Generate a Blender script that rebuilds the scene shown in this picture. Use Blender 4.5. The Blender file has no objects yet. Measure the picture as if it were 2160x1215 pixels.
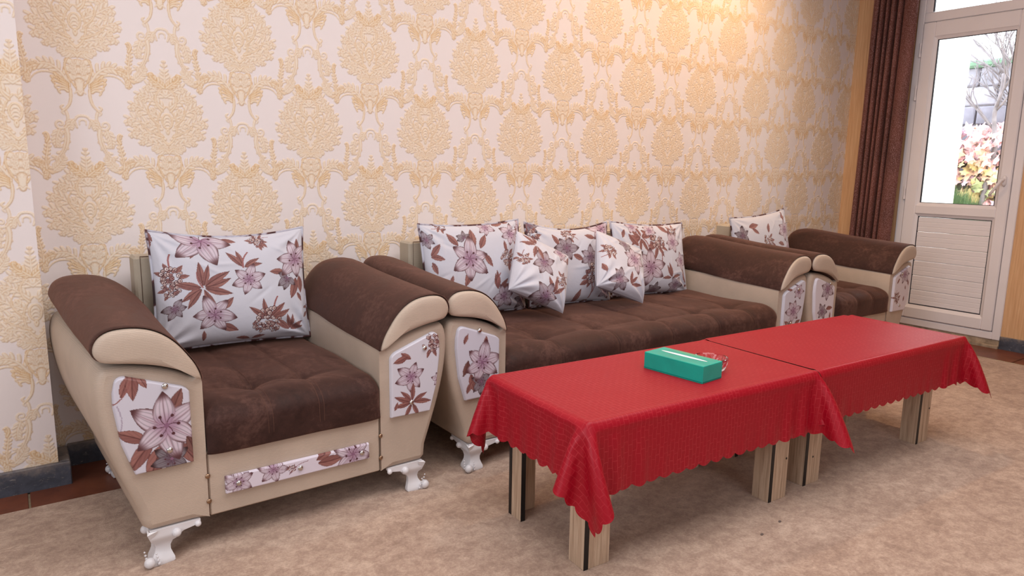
import bpy, math, random
import numpy as np
from mathutils import Matrix, Vector

sc = bpy.context.scene
PI = math.pi
# ------------------------------------------------------------------ camera, world, light, exposure
CAM = (-0.23483, -2.87802, 1.08613)
yaw, pit, roll = [math.radians(a) for a in (35.63125, 9.73554, 0.95754)]
d = Vector((math.sin(yaw)*math.cos(pit), math.cos(yaw)*math.cos(pit), -math.sin(pit)))
r0 = Vector((math.cos(yaw), -math.sin(yaw), 0)); u0 = r0.cross(d)
r1 = r0*math.cos(roll)+u0*math.sin(roll); u1 = -r0*math.sin(roll)+u0*math.cos(roll)
cd = bpy.data.cameras.new('camera'); cam = bpy.data.objects.new('camera', cd)
sc.collection.objects.link(cam)
cam.matrix_world = Matrix(((r1.x, u1.x, -d.x, CAM[0]), (r1.y, u1.y, -d.y, CAM[1]), (r1.z, u1.z, -d.z, CAM[2]), (0, 0, 0, 1)))
cd.sensor_width = 36; cd.lens = 36*1483.47/2160; cd.clip_start = 0.05
sc.camera = cam

wd = bpy.data.worlds.new('overcast_sky'); sc.world = wd; wd.use_nodes = True
bg = wd.node_tree.nodes['Background']; bg.inputs[0].default_value = (0.93, 0.96, 1.0, 1); bg.inputs[1].default_value = 6.5

def area(name, loc, rot, sx, sy, power, col, spread=180):
    l = bpy.data.lights.new(name, 'AREA'); l.shape = 'RECTANGLE'; l.size = sx; l.size_y = sy
    l.energy = power; l.color = col; l.spread = math.radians(spread)
    o = bpy.data.objects.new(name, l); o.location = loc; o.rotation_euler = rot; sc.collection.objects.link(o)
    return o
area('added_ceiling_fill', (1.2, -2.0, 2.74), (0, 0, 0), 3.0, 1.6, 60, (1.0, 0.965, 0.955))  # added soft fill from above, stands for no real ceiling fixture
area('added_left_fill', (-2.3, -2.5, 1.65), (math.radians(88), 0, math.radians(-90)), 2.2, 1.5, 44, (0.88, 0.93, 1.0))  # added cool fill by the left wall, which has no window
area('added_rear_fill', (0.6, -4.9, 1.6), (math.radians(86), 0, 0), 2.4, 1.4, 20, (0.90, 0.94, 1.0))  # added weak fill behind the camera; the wall there is windowless
sc.view_settings.view_transform = 'Standard'; sc.view_settings.look = 'None'
sc.view_settings.exposure = -0.06; sc.view_settings.gamma = 1.0; sc.view_settings.use_curve_mapping = False
sc.cycles.use_denoising = True
sc.cycles.max_bounces = 8; sc.cycles.transparent_max_bounces = 12

# ------------------------------------------------------------------ helpers
col = sc.collection
def lin(c):
    return tuple(((x/255)/12.92 if x/255 <= 0.04045 else ((x/255+0.055)/1.055)**2.4) for x in c)
def L4(r, g, b): return lin((r, g, b))+(1,)

def tag(o, label=None, cat=None, group=None, kind=None):
    if label: o['label'] = label
    if cat: o['category'] = cat
    if group: o['group'] = group
    if kind: o['kind'] = kind
    return o
def empty(name, loc, rz=0.0, label=None, cat=None, group=None, kind=None):
    o = bpy.data.objects.new(name, None); col.objects.link(o); o.empty_display_size = 0.1
    o.location = loc; o.rotation_euler = (0, 0, rz)
    return tag(o, label, cat, group, kind)
def link(name, me, mat, parent=None):
    o = bpy.data.objects.new(name, me); col.objects.link(o)
    if mat is not None and len(me.materials) == 0: me.materials.append(mat)
    if parent is not None: o.parent = parent
    return o
def mesh(name, V, F, mat, parent=None, smooth=True, uv=None, vc=None, auto=None):
    me = bpy.data.meshes.new(name)
    V = np.asarray(V, float).reshape(-1, 3)
    if isinstance(F, np.ndarray):
        n, k = F.shape
        me.vertices.add(len(V)); me.vertices.foreach_set('co', V.ravel().astype(np.float32))
        me.loops.add(n*k); me.loops.foreach_set('vertex_index', F.ravel().astype(np.int32))
        me.polygons.add(n); me.polygons.foreach_set('loop_start', (np.arange(n)*k).astype(np.int32))
        me.polygons.foreach_set('loop_total', np.full(n, k, np.int32))
        me.update(calc_edges=True)
    else:
        me.from_pydata([tuple(v) for v in V], [], F); me.update()
    me.polygons.foreach_set('use_smooth', np.full(len(me.polygons), smooth))
    if uv is not None:
        l = me.uv_layers.new(name='UVMap'); idx = np.empty(len(me.loops), np.int32)
        me.loops.foreach_get('vertex_index', idx)
        l.data.foreach_set('uv', np.asarray(uv, np.float32).reshape(-1, 2)[idx].ravel())
    if vc is not None:
        a = me.color_attributes.new('print', 'FLOAT_COLOR', 'POINT')
        c = np.ones((len(V), 4), np.float32); c[:, :3] = vc
        a.data.foreach_set('color', c.ravel())
    if auto is not None:
        me.polygons.foreach_set('use_smooth', np.full(len(me.polygons), True))
        try: me.set_sharp_from_angle(angle=math.radians(auto))
        except Exception: pass
    me.validate()
    return link(name, me, mat, parent)
def gfaces(nr, nc, wr=False, wc=False):
    r = np.arange(nr if wr else nr-1)[:, None]; c = np.arange(nc if wc else nc-1)[None, :]
    a = r*nc+c; b = r*nc+(c+1) % nc; e = ((r+1) % nr)*nc+(c+1) % nc; f = ((r+1) % nr)*nc+c
    return np.stack([np.broadcast_to(x, (r.shape[0], c.shape[1])).ravel() for x in (a, b, e, f)], 1)
class MB:
    def __init__(s): s.v = []; s.f = []
    def add(s, V, F):
        n = len(s.v); s.v += [tuple(map(float, v)) for v in V]
        s.f += [tuple(int(i)+n for i in f) for f in F]; return s
    def box(s, x0, x1, y0, y1, z0, z1, bev=0.0):
        x0, x1 = sorted((x0, x1)); y0, y1 = sorted((y0, y1)); z0, z1 = sorted((z0, z1))
        if bev <= 0:
            V = [(x, y, z) for x in (x0, x1) for y in (y0, y1) for z in (z0, z1)]
            return s.add(V, [(0, 1, 3, 2), (4, 6, 7, 5), (0, 4, 5, 1), (2, 3, 7, 6), (0, 2, 6, 4), (1, 5, 7, 3)])
        b = min(bev, (x1-x0)*.45, (y1-y0)*.45, (z1-z0)*.45)
        V = []; ix = {}
        for sx in (0, 1):
            for sy in (0, 1):
                for sz in (0, 1):
                    X = (x0, x1)[sx]; Y = (y0, y1)[sy]; Z = (z0, z1)[sz]
                    dx = b*(1-2*sx); dy = b*(1-2*sy); dz = b*(1-2*sz)
                    for a, P in enumerate(((X, Y+dy, Z+dz), (X+dx, Y, Z+dz), (X+dx, Y+dy, Z))):
                        ix[(sx, sy, sz, a)] = len(V); V.append(P)
        F = []
        q = [(0, 0), (1, 0), (1, 1), (0, 1)]
        for k in (0, 1):
            F.append([ix[(k, a, c, 0)] for a, c in q]); F.append([ix[(a, k, c, 1)] for a, c in q]); F.append([ix[(a, c, k, 2)] for a, c in q])
        for a in (0, 1):
            for c in (0, 1):
                F.append([ix[(a, c, 0, 0)], ix[(a, c, 1, 0)], ix[(a, c, 1, 1)], ix[(a, c, 0, 1)]])
                F.append([ix[(a, 0, c, 0)], ix[(a, 1, c, 0)], ix[(a, 1, c, 2)], ix[(a, 0, c, 2)]])
                F.append([ix[(0, a, c, 1)], ix[(1, a, c, 1)], ix[(1, a, c, 2)], ix[(0, a, c, 2)]])
                for e in (0, 1): F.append([ix[(a, c, e, 0)], ix[(a, c, e, 1)], ix[(a, c, e, 2)]])
        cen = np.array([(x0+x1)/2, (y0+y1)/2, (z0+z1)/2])
        out = []
        for f in F:
            P = np.array([V[i] for i in f]); nrm = np.cross(P[1]-P[0], P[2]-P[0])
            out.append(f if nrm@(P.mean(0)-cen) > 0 else f[::-1])
        return s.add(V, out)
    def tube(s, pts, rad, n=8, caps=True):
        pts = np.asarray(pts, float); m = len(pts)
        rad = np.broadcast_to(np.asarray(rad, float), (m,))
        T = np.gradient(pts, axis=0); T /= np.linalg.norm(T, axis=1)[:, None]+1e-12
        up = np.array([0, 0, 1.]) if abs(T[0][2]) < .9 else np.array([1., 0, 0])
        V = []
        for i in range(m):
            a = np.cross(T[i], up); a /= np.linalg.norm(a)+1e-12; b = np.cross(a, T[i]); up = b
            for k in range(n):
                t = 2*PI*k/n; V.append(pts[i]+rad[i]*(a*math.cos(t)+b*math.sin(t)))
        F = gfaces(m, n, wc=True).tolist()
        if caps: F += [list(range(n))[::-1], [(m-1)*n+k for k in range(n)]]
        return s.add(V, F)
    def ell(s, c, r, n=12, m=8):
        V = [(c[0], c[1], c[2]-r[2])]
        for i in range(1, m):
            t = PI*i/m
            for k in range(n):
                p = 2*PI*k/n; V.append((c[0]+r[0]*math.sin(t)*math.cos(p), c[1]+r[1]*math.sin(t)*math.sin(p), c[2]-r[2]*math.cos(t)))
        V.append((c[0], c[1], c[2]+r[2])); F = []
        for k in range(n):
            F.append((0, 1+(k+1) % n, 1+k)); F.append((len(V)-1, len(V)-1-n+k, len(V)-1-n+(k+1) % n))
        for i in range(m-2):
            for k in range(n):
                a = 1+i*n+k; b = 1+i*n+(k+1) % n; F.append((a, b, b+n, a+n))
        return s.add(V, F)
    def build(s, name, mat, parent=None, smooth=False, auto=None):
        return mesh(name, s.v, s.f, mat, parent, smooth=smooth, auto=auto)
def catmull(P, n, closed=True):
    P = np.asarray(P, float); m = len(P); segs = m if closed else m-1; out = []
    for i in range(segs):
        if closed: p0, p1, p2, p3 = P[i-1], P[i], P[(i+1) % m], P[(i+2) % m]
        else: p0, p1, p2, p3 = P[max(i-1, 0)], P[i], P[i+1], P[min(i+2, m-1)]
        for t in np.arange(n)/n:
            out.append(.5*((2*p1)+(-p0+p2)*t+(2*p0-5*p1+4*p2-p3)*t*t+(-p0+3*p1-3*p2+p3)*t**3))
    if not closed: out.append(P[-1])
    return np.array(out)
def smooth01(x): x = np.clip(x, 0, 1); return x*x*(3-2*x)

# ------------------------------------------------------------------ node DSL + materials
class NT:
    def __init__(s, name, rough=.6, spec=.4):
        s.m = bpy.data.materials.new(name); s.m.use_nodes = True; s.t = s.m.node_tree
        s.b = s.t.nodes['Principled BSDF']; s.b.inputs['Roughness'].default_value = rough
        s.b.inputs['Specular IOR Level'].default_value = spec
    def n(s, kind, **k):
        x = s.t.nodes.new(kind)
        for a, v in k.items(): setattr(x, a, v)
        return x
    def put(s, sock, v):
        if isinstance(v, S): s.t.links.new(v.o, sock)
        elif v is not None: sock.default_value = v
    def math(s, op, a, b=None, c=None, clamp=False):
        x = s.n('ShaderNodeMath', operation=op, use_clamp=clamp)
        for i, v in enumerate((a, b, c)):
            if v is not None: s.put(x.inputs[i], v)
        return S(s, x.outputs[0])
    def coord(s, which='Object'):
        x = s.n('ShaderNodeTexCoord'); return S(s, x.outputs[which])
    def sep(s, v):
        x = s.n('ShaderNodeSeparateXYZ'); s.put(x.inputs[0], v); return [S(s, o) for o in x.outputs]
    def comb(s, a, b, c=0.0):
        x = s.n('ShaderNodeCombineXYZ')
        for i, v in enumerate((a, b, c)): s.put(x.inputs[i], v)
        return S(s, x.outputs[0])
    def mapping(s, v, scale=(1, 1, 1), rot=(0, 0, 0), loc=(0, 0, 0)):
        x = s.n('ShaderNodeMapping'); s.put(x.inputs[0], v)
        x.inputs['Scale'].default_value = scale; x.inputs['Rotation'].default_value = rot; x.inputs['Location'].default_value = loc
        return S(s, x.outputs[0])
    def noise(s, v, scale, detail=3, rough=.5, dist=0.0, out=0):
        x = s.n('ShaderNodeTexNoise'); s.put(x.inputs['Vector'], v); x.inputs['Scale'].default_value = scale
        x.inputs['Detail'].default_value = detail; x.inputs['Roughness'].default_value = rough; x.inputs['Distortion'].default_value = dist
        return S(s, x.outputs[out])
    def ramp(s, f, stops, interp='LINEAR'):
        x = s.n('ShaderNodeValToRGB'); s.put(x.inputs[0], f); cr = x.color_ramp; cr.interpolation = interp
        while len(cr.elements) < len(stops): cr.elements.new(0.5)
        for e, (p, c) in zip(cr.elements, stops): e.position = p; e.color = c if len(c) == 4 else tuple(c)+(1,)
        return S(s, x.outputs[0])
    def mix(s, f, a, b, mode='MIX'):
        x = s.n('ShaderNodeMix', data_type='RGBA', blend_type=mode)
        s.put(x.inputs[0], f); s.put(x.inputs[6], a); s.put(x.inputs[7], b); return S(s, x.outputs[2])
    def bump(s, h, strength=.3, dist=.002):
        x = s.n('ShaderNodeBump'); x.inputs['Strength'].default_value = strength; x.inputs['Distance'].default_value = dist
        s.put(x.inputs['Height'], h); s.t.links.new(x.outputs[0], s.b.inputs['Normal'])
    def color(s, v): s.put(s.b.inputs['Base Color'], v); return s
class S:
    def __init__(s, t, o): s.t = t; s.o = o
    def __add__(s, b): return s.t.math('ADD', s, b)
    def __radd__(s, b): return s.t.math('ADD', b, s)
    def __sub__(s, b): return s.t.math('SUBTRACT', s, b)
    def __rsub__(s, b): return s.t.math('SUBTRACT', b, s)
    def __mul__(s, b): return s.t.math('MULTIPLY', s, b)
    __rmul__ = __mul__
    def __truediv__(s, b): return s.t.math('DIVIDE', s, b)
    def abs(s): return s.t.math('ABSOLUTE', s)
    def frac(s): return s.t.math('FRACT', s)
    def max(s, b): return s.t.math('MAXIMUM', s, b)
    def min(s, b): return s.t.math('MINIMUM', s, b)
    def clamp(s): return s.t.math('ADD', s, 0.0, clamp=True)
    def curve(s, pts):
        x = s.t.n('ShaderNodeFloatCurve'); s.t.put(x.inputs['Value'], s); c = x.mapping.curves[0]
        pts = sorted(pts); c.points[0].location = pts[0]; c.points[1].location = pts[-1]
        for p in pts[1:-1]: c.points.new(*p)
        for p in c.points: p.handle_type = 'AUTO_CLAMPED'
        x.mapping.update(); return S(s.t, x.outputs[0])

def plain(name, c, rough=.5, spec=.4, metal=0.0, var=0.06, vs=8.0, bump=0.0, bs=200.0):
    t = NT(name, rough, spec); t.b.inputs['Metallic'].default_value = metal
    co = t.coord(); n = t.noise(co, vs, 4)
    a = tuple(x*(1-var*2) for x in lin(c))+(1,); b = tuple(min(1, x*(1+var)) for x in lin(c))+(1,)
    t.color(t.ramp(n, [(.3, a), (.7, b)]))
    if bump: t.bump(t.noise(co, bs, 2), bump, .001)
    return t.m

# ---- damask wallpaper (measured repeat: columns 0.266 m apart, half drop, 0.632 m high)
def damask_tile(res=.001):
    """half motif (mirror symmetric about its axis) drawn as overlapping raised strokes; returns fill, crease, gold over (u, y)"""
    P = .266; H = .632; Y0, Y1 = -.41, .36
    nu = int(P/res); ny = int((Y1-Y0)/res)
    u = (np.arange(nu)+.5)*res; y = Y0+(np.arange(ny)+.5)*res
    E = np.full((ny, nu), 9.0); G = np.zeros((ny, nu)); F = np.zeros((ny, nu)); rs = np.random.RandomState(2)
    def stroke(pts, r0, r1=None, gold=0.0, n=7, mid=None, raw=False):
        c = np.asarray(pts) if raw else catmull(pts, n, closed=False); m = len(c); t = np.linspace(0, 1, m); r1 = r0*.25 if r1 is None else r1
        r = r0+(r1-r0)*t if mid is None else np.interp(t, [0, .5, 1], [r0, mid, r1])
        R = r.max()+res*2
        i0, i1 = np.searchsorted(u, [c[:, 0].min()-R, c[:, 0].max()+R]); j0, j1 = np.searchsorted(y, [c[:, 1].min()-R, c[:, 1].max()+R])
        if i1 <= i0 or j1 <= j0: return
        U, Y = np.meshgrid(u[i0:i1], y[j0:j1]); best = np.full(U.shape, 9.0)
        for (a, b), q in zip(c, r): best = np.minimum(best, np.hypot(U-a, Y-b)/q)
        s = best < 1; w = E[j0:j1, i0:i1]; w[s] = best[s]; g = G[j0:j1, i0:i1]; g[s] = gold; f = F[j0:j1, i0:i1]; f[s] = 1
    def frond(pts, L, r, n=9, gold=0.0, side=(1, -1), curl=.9, taper=.5):
        c = catmull(pts, 12, closed=False); m = len(c); T = np.gradient(c, axis=0); T /= np.linalg.norm(T, axis=1)[:, None]+1e-9
        for k in range(n):
            i = int((.06+.90*k/(n-1))*(m-1)); t = i/(m-1)
            for s in side:
                l = L*(math.sin(PI*min(1, .25+.75*t)**1.1)*.75+.35)*(1-taper*t*.6)*rs.uniform(.8, 1.15)
                d = T[i]; N = np.array([-d[1], d[0]])*s
                p0 = c[i]; p1 = p0+(d*.55+N*.75)*l*.55; p2 = p0+(d*(.55+curl*.4)+N*.95)*l; p3 = p2+(d*.35-N*.25*curl)*l*.3
                stroke([p0, p1, p2, p3], r*1.25, r*.45, gold, 5, mid=r*1.35)
        stroke(c, r*1.2, r*.45, gold*1.0, raw=True)
    def volute(cx, cy, R, a0, turns, r, gold=0.0, dirn=1):
        t = np.linspace(0, 1, 26); a = a0+dirn*2*PI*turns*t; q = R*(1-.85*t)
        stroke(np.stack([cx+q*np.cos(a), cy+q*np.sin(a)], 1), r, r*.7, gold, raw=True)
    # soft ground of the medallion
    U, Y = np.meshgrid(u, y)
    wdt = np.interp(Y, [.005, .02, .05, .08, .11, .14, .18, .215, .245, .262, .28, .30, .33], [.008, .034, .078, .102, .122, .124, .108, .082, .054, .030, .024, .014, .002])
    wob = .010*np.abs(np.sin(np.arctan2(Y-.13, U)*9))+.004*np.sin(Y*220)
    F0 = np.clip((wdt-wob-U)/.006, 0, 1)*((Y > .0) & (Y < .33))
    for (gx, gy, gr, gh) in ((.055, .165, .013, .022), (.092, .115, .012, .014), (.030, .072, .007, .012), (.024, .205, .008, .014)):
        F0 *= 1-.85*np.exp(-(((U-gx)/gr)**2+((Y-gy)/gh)**2)**2)
    F0 = F0*.55
    # side leaves and lower legs
    frond([(.052, -.245), (.056, -.285), (.075, -.330), (.118, -.352), (.148, -.345)], .013, .0036, 8, 0, curl=.6)
    stroke([(.050, -.235), (.046, -.265), (.052, -.30), (.07, -.335)], .007, .003)
    frond([(.070, -.245), (.080, -.275), (.082, -.300)], .014, .0036, 6)
    volute(.066, -.226, .019, PI*.9, 1.4, .0042)
    stroke([(.046, -.185), (.042, -.205), (.047, -.222)], .005, .004)
    stroke([(.0, -.196), (.014, -.199), (.023, -.214), (.018, -.236)], .0042, .003); stroke([(.0, -.209), (.009, -.213), (.010, -.226)], .0032, .002)
    frond([(.026, -.212), (.034, -.222), (.036, -.24)], .012, .003, 5)
    # S legs
    stroke([(.036, -.085), (.028, -.12), (.033, -.155), (.050, -.178), (.060, -.170), (.053, -.163)], .0058, .0025, .25)
    stroke([(.050, -.178), (.058, -.186), (.052, -.194)], .0035, .002)
    # arms
    frond([(.030, -.090), (.055, -.052), (.085, -.032), (.118, -.034), (.142, -.052)], .020, .0044, 9, .05, curl=.8)
    frond([(.118, -.038), (.142, -.050), (.152, -.072), (.146, -.090)], .014, .0042, 6, .35)
    stroke([(.030, -.096), (.058, -.068), (.088, -.056), (.118, -.062), (.140, -.084)], .0050, .002, .2)
    stroke([(.148, -.060), (.166, -.072), (.186, -.066), (.202, -.050)], .0040, .0022, .5)
    frond([(.170, -.066), (.190, -.045), (.204, -.022)], .016, .0032, 7)
    frond([(.150, -.060), (.150, -.030), (.156, .000), (.160, .028), (.156, .050)], .009, .0036, 9, .30, curl=.3)
    stroke([(.156, .030), (.163, .046), (.158, .060), (.150, .056)], .0045, .003, .8)
    # gilt leaves beside the vase
    for k, (a, b) in enumerate(((.058, -.060), (.066, -.070), (.064, -.084), (.058, -.100), (.050, -.114))): stroke([(.036, -.092-.006*k), (.046, (b-.085)/2-.01), (a+.012, b), (a+.008, b-.010)], .0052, .0028, .9 if k < 3 else .5)
    # vase
    for yy, ww in ((-.02, .030), (-.045, .034), (-.07, .026)): stroke([(0, yy), (ww*.5, yy-.002), (ww, yy+.004)], .012, .010)
    stroke([(0, -.085), (0, -.105), (0, -.120)], .015, .010)
    for a in (.010, .022): stroke([(a*.6, -.015), (a*1.1, -.045), (a*.5, -.085)], .0036, .002)
    stroke([(.0, .002), (.020, .000), (.036, -.020), (.038, -.046), (.026, -.078), (.012, -.102)], .0038, .003, .7)
    frond([(.010, -.060), (.016, -.040), (.010, -.022)], .010, .0026, 5)
    stroke([(0, -.125), (.008, -.115), (.016, -.122)], .004, .002)
    # medallion foliage, outer fronds first
    for pts, L, r, n in (([(.0, .200), (.030, .222), (.055, .236), (.062, .224)], .018, .0038, 7), ([(.012, .160), (.045, .190), (.082, .205), (.088, .188)], .019, .0040, 8),
                         ([(.020, .120), (.065, .145), (.105, .168), (.112, .150)], .020, .0042, 8), ([(.020, .085), (.070, .100), (.118, .118), (.126, .100)], .021, .0042, 8),
                         ([(.010, .050), (.060, .062), (.108, .072), (.114, .058)], .020, .0042, 8), ([(.004, .022), (.040, .030), (.080, .042), (.088, .032)], .016, .0036, 8), ([(.0, .010), (.026, .010), (.052, .018)], .014, .0034, 7)):
        frond(pts, L, r, n, .0, curl=1.0)
    for cx, cy, R, a0, d_ in ((.060, .098, .014, 0, 1), (.088, .138, .013, 1.5, -1), (.048, .150, .012, 2.5, 1), (.105, .085, .012, .5, 1), (.036, .190, .010, 1, -1), (.074, .060, .012, 2, -1), (.072, .182, .010, .2, 1)): volute(cx, cy, R, a0, 1.2, .0036, .12, d_)
    stroke([(0, .030), (.018, .048), (.030, .080), (.030, .120), (.016, .150), (.004, .165)], .0042, .003, .35)
    stroke([(.014, .150), (.030, .170), (.034, .200), (.018, .226), (.004, .240)], .0044, .0026, .35)
    stroke([(.026, .100), (.050, .122), (.062, .150), (.052, .180)], .0042, .0024, .35)
    stroke([(.018, .060), (.048, .072), (.076, .088), (.092, .112)], .0042, .0024, .3)
    for k in range(3): stroke([(0, .128-.012*k), (.007, .126-.012*k), (.011, .118-.012*k)], .0045, .003)
    th = np.linspace(-PI/2, PI/2, 24); stroke(np.stack([.017*np.cos(th), .114+.025*np.sin(th)], 1), .0032, .0032, .45, raw=True)
    stroke([(0, .070), (.004, .080), (0, .088)], .004, .003, .3)
    stroke([(0, .0), (.010, .012), (.030, .016)], .005, .003, .3)
    frond([(0, .235), (.0, .262), (.0, .290), (.0, .325)], .015, .0036, 7, 0, curl=.3, side=(-1,))
    frond([(.004, .232), (.020, .246), (.040, .262), (.046, .276)], .014, .0040, 7, .55)
    stroke([(.030, .250), (.044, .262), (.048, .278), (.040, .274)], .0042, .003, .9)
    crease = np.where(E < 1, np.clip((E-.55)/.45, 0, 1)**1.5, 0); hgt = np.where(E < 1, np.sqrt(np.clip(1-E*E, 0, 1)), 0)
    fill = np.maximum(F*(.80+.15*G), F0); gold = G*F
    # soften the silhouette a little
    def blur(A, k=1):
        for _ in range(k):
            A = (A+np.roll(A, 1, 0)+np.roll(A, -1, 0)+np.concatenate([A[:, :1], A[:, :-1]], 1)+np.concatenate([A[:, 1:], A[:, -1:]], 1))/5
        return A
    fill = blur(fill, 2); crease = blur(crease, 1); hgt = blur(hgt, 1)
    stack = np.stack([fill, crease, gold, hgt], -1); nH = int(round(H/res)); off = int(round((0-Y0)/res))
    per = np.zeros((nH, nu, 4))
    for j in range(ny):
        r_ = (j-off) % nH; per[r_] = np.maximum(per[r_], stack[j])
    return per, res
def damask_lookup(per, res, X, Z, P=.266, H=.632):
    def one(ox, oz):
        u = np.abs(((X-ox)/(2*P)+.5) % 1-.5)*2*P; v = (Z-oz) % H
        fi = np.clip(u/res-.5, 0, per.shape[1]-1.001); i = fi.astype(int); a = (fi-i)[..., None]
        fj = v/res-.5; j = np.floor(fj).astype(int); b = (fj-j)[..., None]; n = per.shape[0]
        return (per[j % n, i]*(1-a)+per[j % n, i+1]*a)*(1-b)+(per[(j+1) % n, i]*(1-a)+per[(j+1) % n, i+1]*a)*b
    return np.maximum(one(0, 0), one(P, -H/2))

def mat_paper():
    t = NT('embossed_damask_paper', .5, .35); a = t.n('ShaderNodeVertexColor', layer_name='print'); co = t.coord()
    x, y, z = t.sep(co); n = t.noise(co, 3.0, 3)
    t.color(t.mix((n-.35).clamp()*.25, S(t, a.outputs[0]), L4(236, 214, 196)))
    t.bump(t.noise(co, 380, 2)*.6+t.math('SINE', z*2600.0)*.15, .12, .0008); return t.m
M = {}
M['wallpaper'] = plain('paper_ground', (236, 222, 212), .6, .3, var=.02)
M['paper'] = mat_paper()

def mat_ochre():
    t = NT('ochre_wood_grain_paper', .6, .3); co = t.coord(); v = t.mapping(co, (60, 60, 1.6))
    n = t.noise(v, 3.0, 4, .6); t.color(t.ramp(n, [(.3, L4(206, 158, 116)), (.55, L4(222, 178, 134)), (.75, L4(234, 196, 154))]))
    t.bump(n, .15, .001); return t.m
M['ochre'] = mat_ochre()
M['ceiling'] = plain('ceiling_paint', (240, 236, 230), .9, .2, var=.02)
M['plaster'] = plain('plain_wall_paint', (176, 166, 158), .9, .2, var=.03)

def mat_carpet():
    t = NT('beige_carpet', .95, .1); co = t.coord()
    a = t.noise(t.mapping(co, (1, 1.6, 1)), 5.5, 4, .65, .6); b = t.noise(co, 30, 4, .65, .4); c = t.noise(co, 420, 2, .6)
    f = (a*.34+b*.40+t.noise(co, 130, 3, .7)*.30+c*.12-.08)
    t.color(t.ramp(f, [(.34, L4(146, 118, 100)), (.48, L4(178, 149, 130)), (.62, L4(210, 184, 164))]))
    t.bump(c*.7+b*.3, .7, .004); t.b.inputs['Sheen Weight'].default_value = .25; t.b.inputs['Sheen Roughness'].default_value = .6
    return t.m
M['carpet'] = mat_carpet()
def mat_tile():
    t = NT('terracotta_floor_tile', .38, .4); co = t.coord('Object'); n = t.noise(co, 7, 4, .6)
    t.color(t.ramp(n, [(.3, L4(96, 52, 38)), (.7, L4(134, 78, 56))])); t.bump(t.noise(co, 60, 3), .1, .001); return t.m
M['tile'] = mat_tile()
M['grout'] = plain('pale_grout', (178, 164, 140), .9, .2, var=.1, vs=40)
def mat_slate(base=(78, 82, 94)):
    t = NT('worn_slate_baseboard', .45, .4); co = t.coord('Object')
    n = t.noise(co, 16, 5, .65, .5); s = t.noise(t.mapping(co, (1, 1, 4)), 22, 5, .7, 1.5)
    x, y, z = t.sep(co)
    edge = ((z-.052)*26.0+(t.noise(co, 30, 4, .7)-.5)*2.6).clamp()
    c = t.ramp(n, [(.3, L4(*[v*.8 for v in base])), (.7, L4(*[v*1.15 for v in base]))])
    c = t.mix((t.math('GREATER_THAN', s, .64)*.5), c, L4(190, 184, 176))
    t.color(t.mix(edge*.45, c, L4(176, 160, 146))); t.bump(n, .3, .002); return t.m
M['slate'] = mat_slate()

def mat_suede():
    t = NT('brown_suede', .75, .22); co = t.coord()
    a = t.noise(t.mapping(co, (1, .6, 1)), 7, 5, .68, 1.0); b = t.noise(co, 60, 4, .7, .5); c = t.noise(co, 700, 2)
    f = a*.6+b*.3+c*.1
    t.color(t.ramp(f, [(.34, L4(44, 27, 25)), (.5, L4(62, 40, 36)), (.70, L4(102, 74, 67))]))
    t.b.inputs['Sheen Weight'].default_value = .35; t.b.inputs['Sheen Roughness'].default_value = .45
    t.b.inputs['Sheen Tint'].default_value = L4(214, 160, 140)
    t.put(t.b.inputs['Roughness'], t.ramp(a, [(.35, (.62, .62, .62)), (.65, (.85, .85, .85))]))
    t.bump(b*.5+c*.5, .25, .0012); return t.m
M['suede'] = mat_suede()
def mat_cream(c=(202, 184, 168), name='cream_ribbed_leatherette'):
    t = NT(name, .5, .4); co = t.coord(); x, y, z = t.sep(co)
    wob = t.noise(co, 40, 3)
    rib = t.math('SINE', (z*1500.0+wob*5.0+t.noise(co, 300, 2)*4.0))
    n = t.noise(co, 9, 4)
    t.color(t.mix(((rib+1.0)*.07).clamp(), t.ramp(n, [(.3, L4(*[v*.94 for v in c])), (.7, L4(*c))]), L4(120, 98, 78)))
    t.bump(rib*.4+t.noise(co, 500, 2)*.8, .28, .0008); return t.m
M['cream'] = mat_cream()
M['cream_flat'] = mat_cream((196, 184, 166), 'grey_cream_backrest_fabric')
M['chrome'] = plain('chrome_stud', (208, 206, 204), .22, .5, 1.0, var=.03)
M['brass'] = plain('aged_brass_stud', (168, 140, 116), .35, .5, 1.0, var=.1, vs=60)
M['white_plastic'] = plain('glossy_white_plastic', (226, 224, 228), .3, .5, var=.03)
M['seam'] = plain('dark_seam_thread', (88, 62, 50), .8, .2)
M['stitch'] = plain('tan_stitching', (100, 70, 60), .8, .2)
M['piping_dark'] = plain('dark_piping', (66, 48, 50), .7, .2, var=.2, vs=30)
def mat_print(name, rough=.55, bump=.12, sheen=.15):
    t = NT(name, rough, .35); a = t.n('ShaderNodeVertexColor', layer_name='print'); t.color(S(t, a.outputs[0]))
    co = t.coord(); t.bump(t.noise(co, 14, 3, .6, .8)*.9+t.noise(co, 600, 2)*.12, bump, .006)
    t.b.inputs['Sheen Weight'].default_value = sheen; return t.m
M['print'] = mat_print('floral_printed_cotton', .6, .35)
M['print_gloss'] = mat_print('floral_printed_satin_panel', .38, .03, 0)
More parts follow.
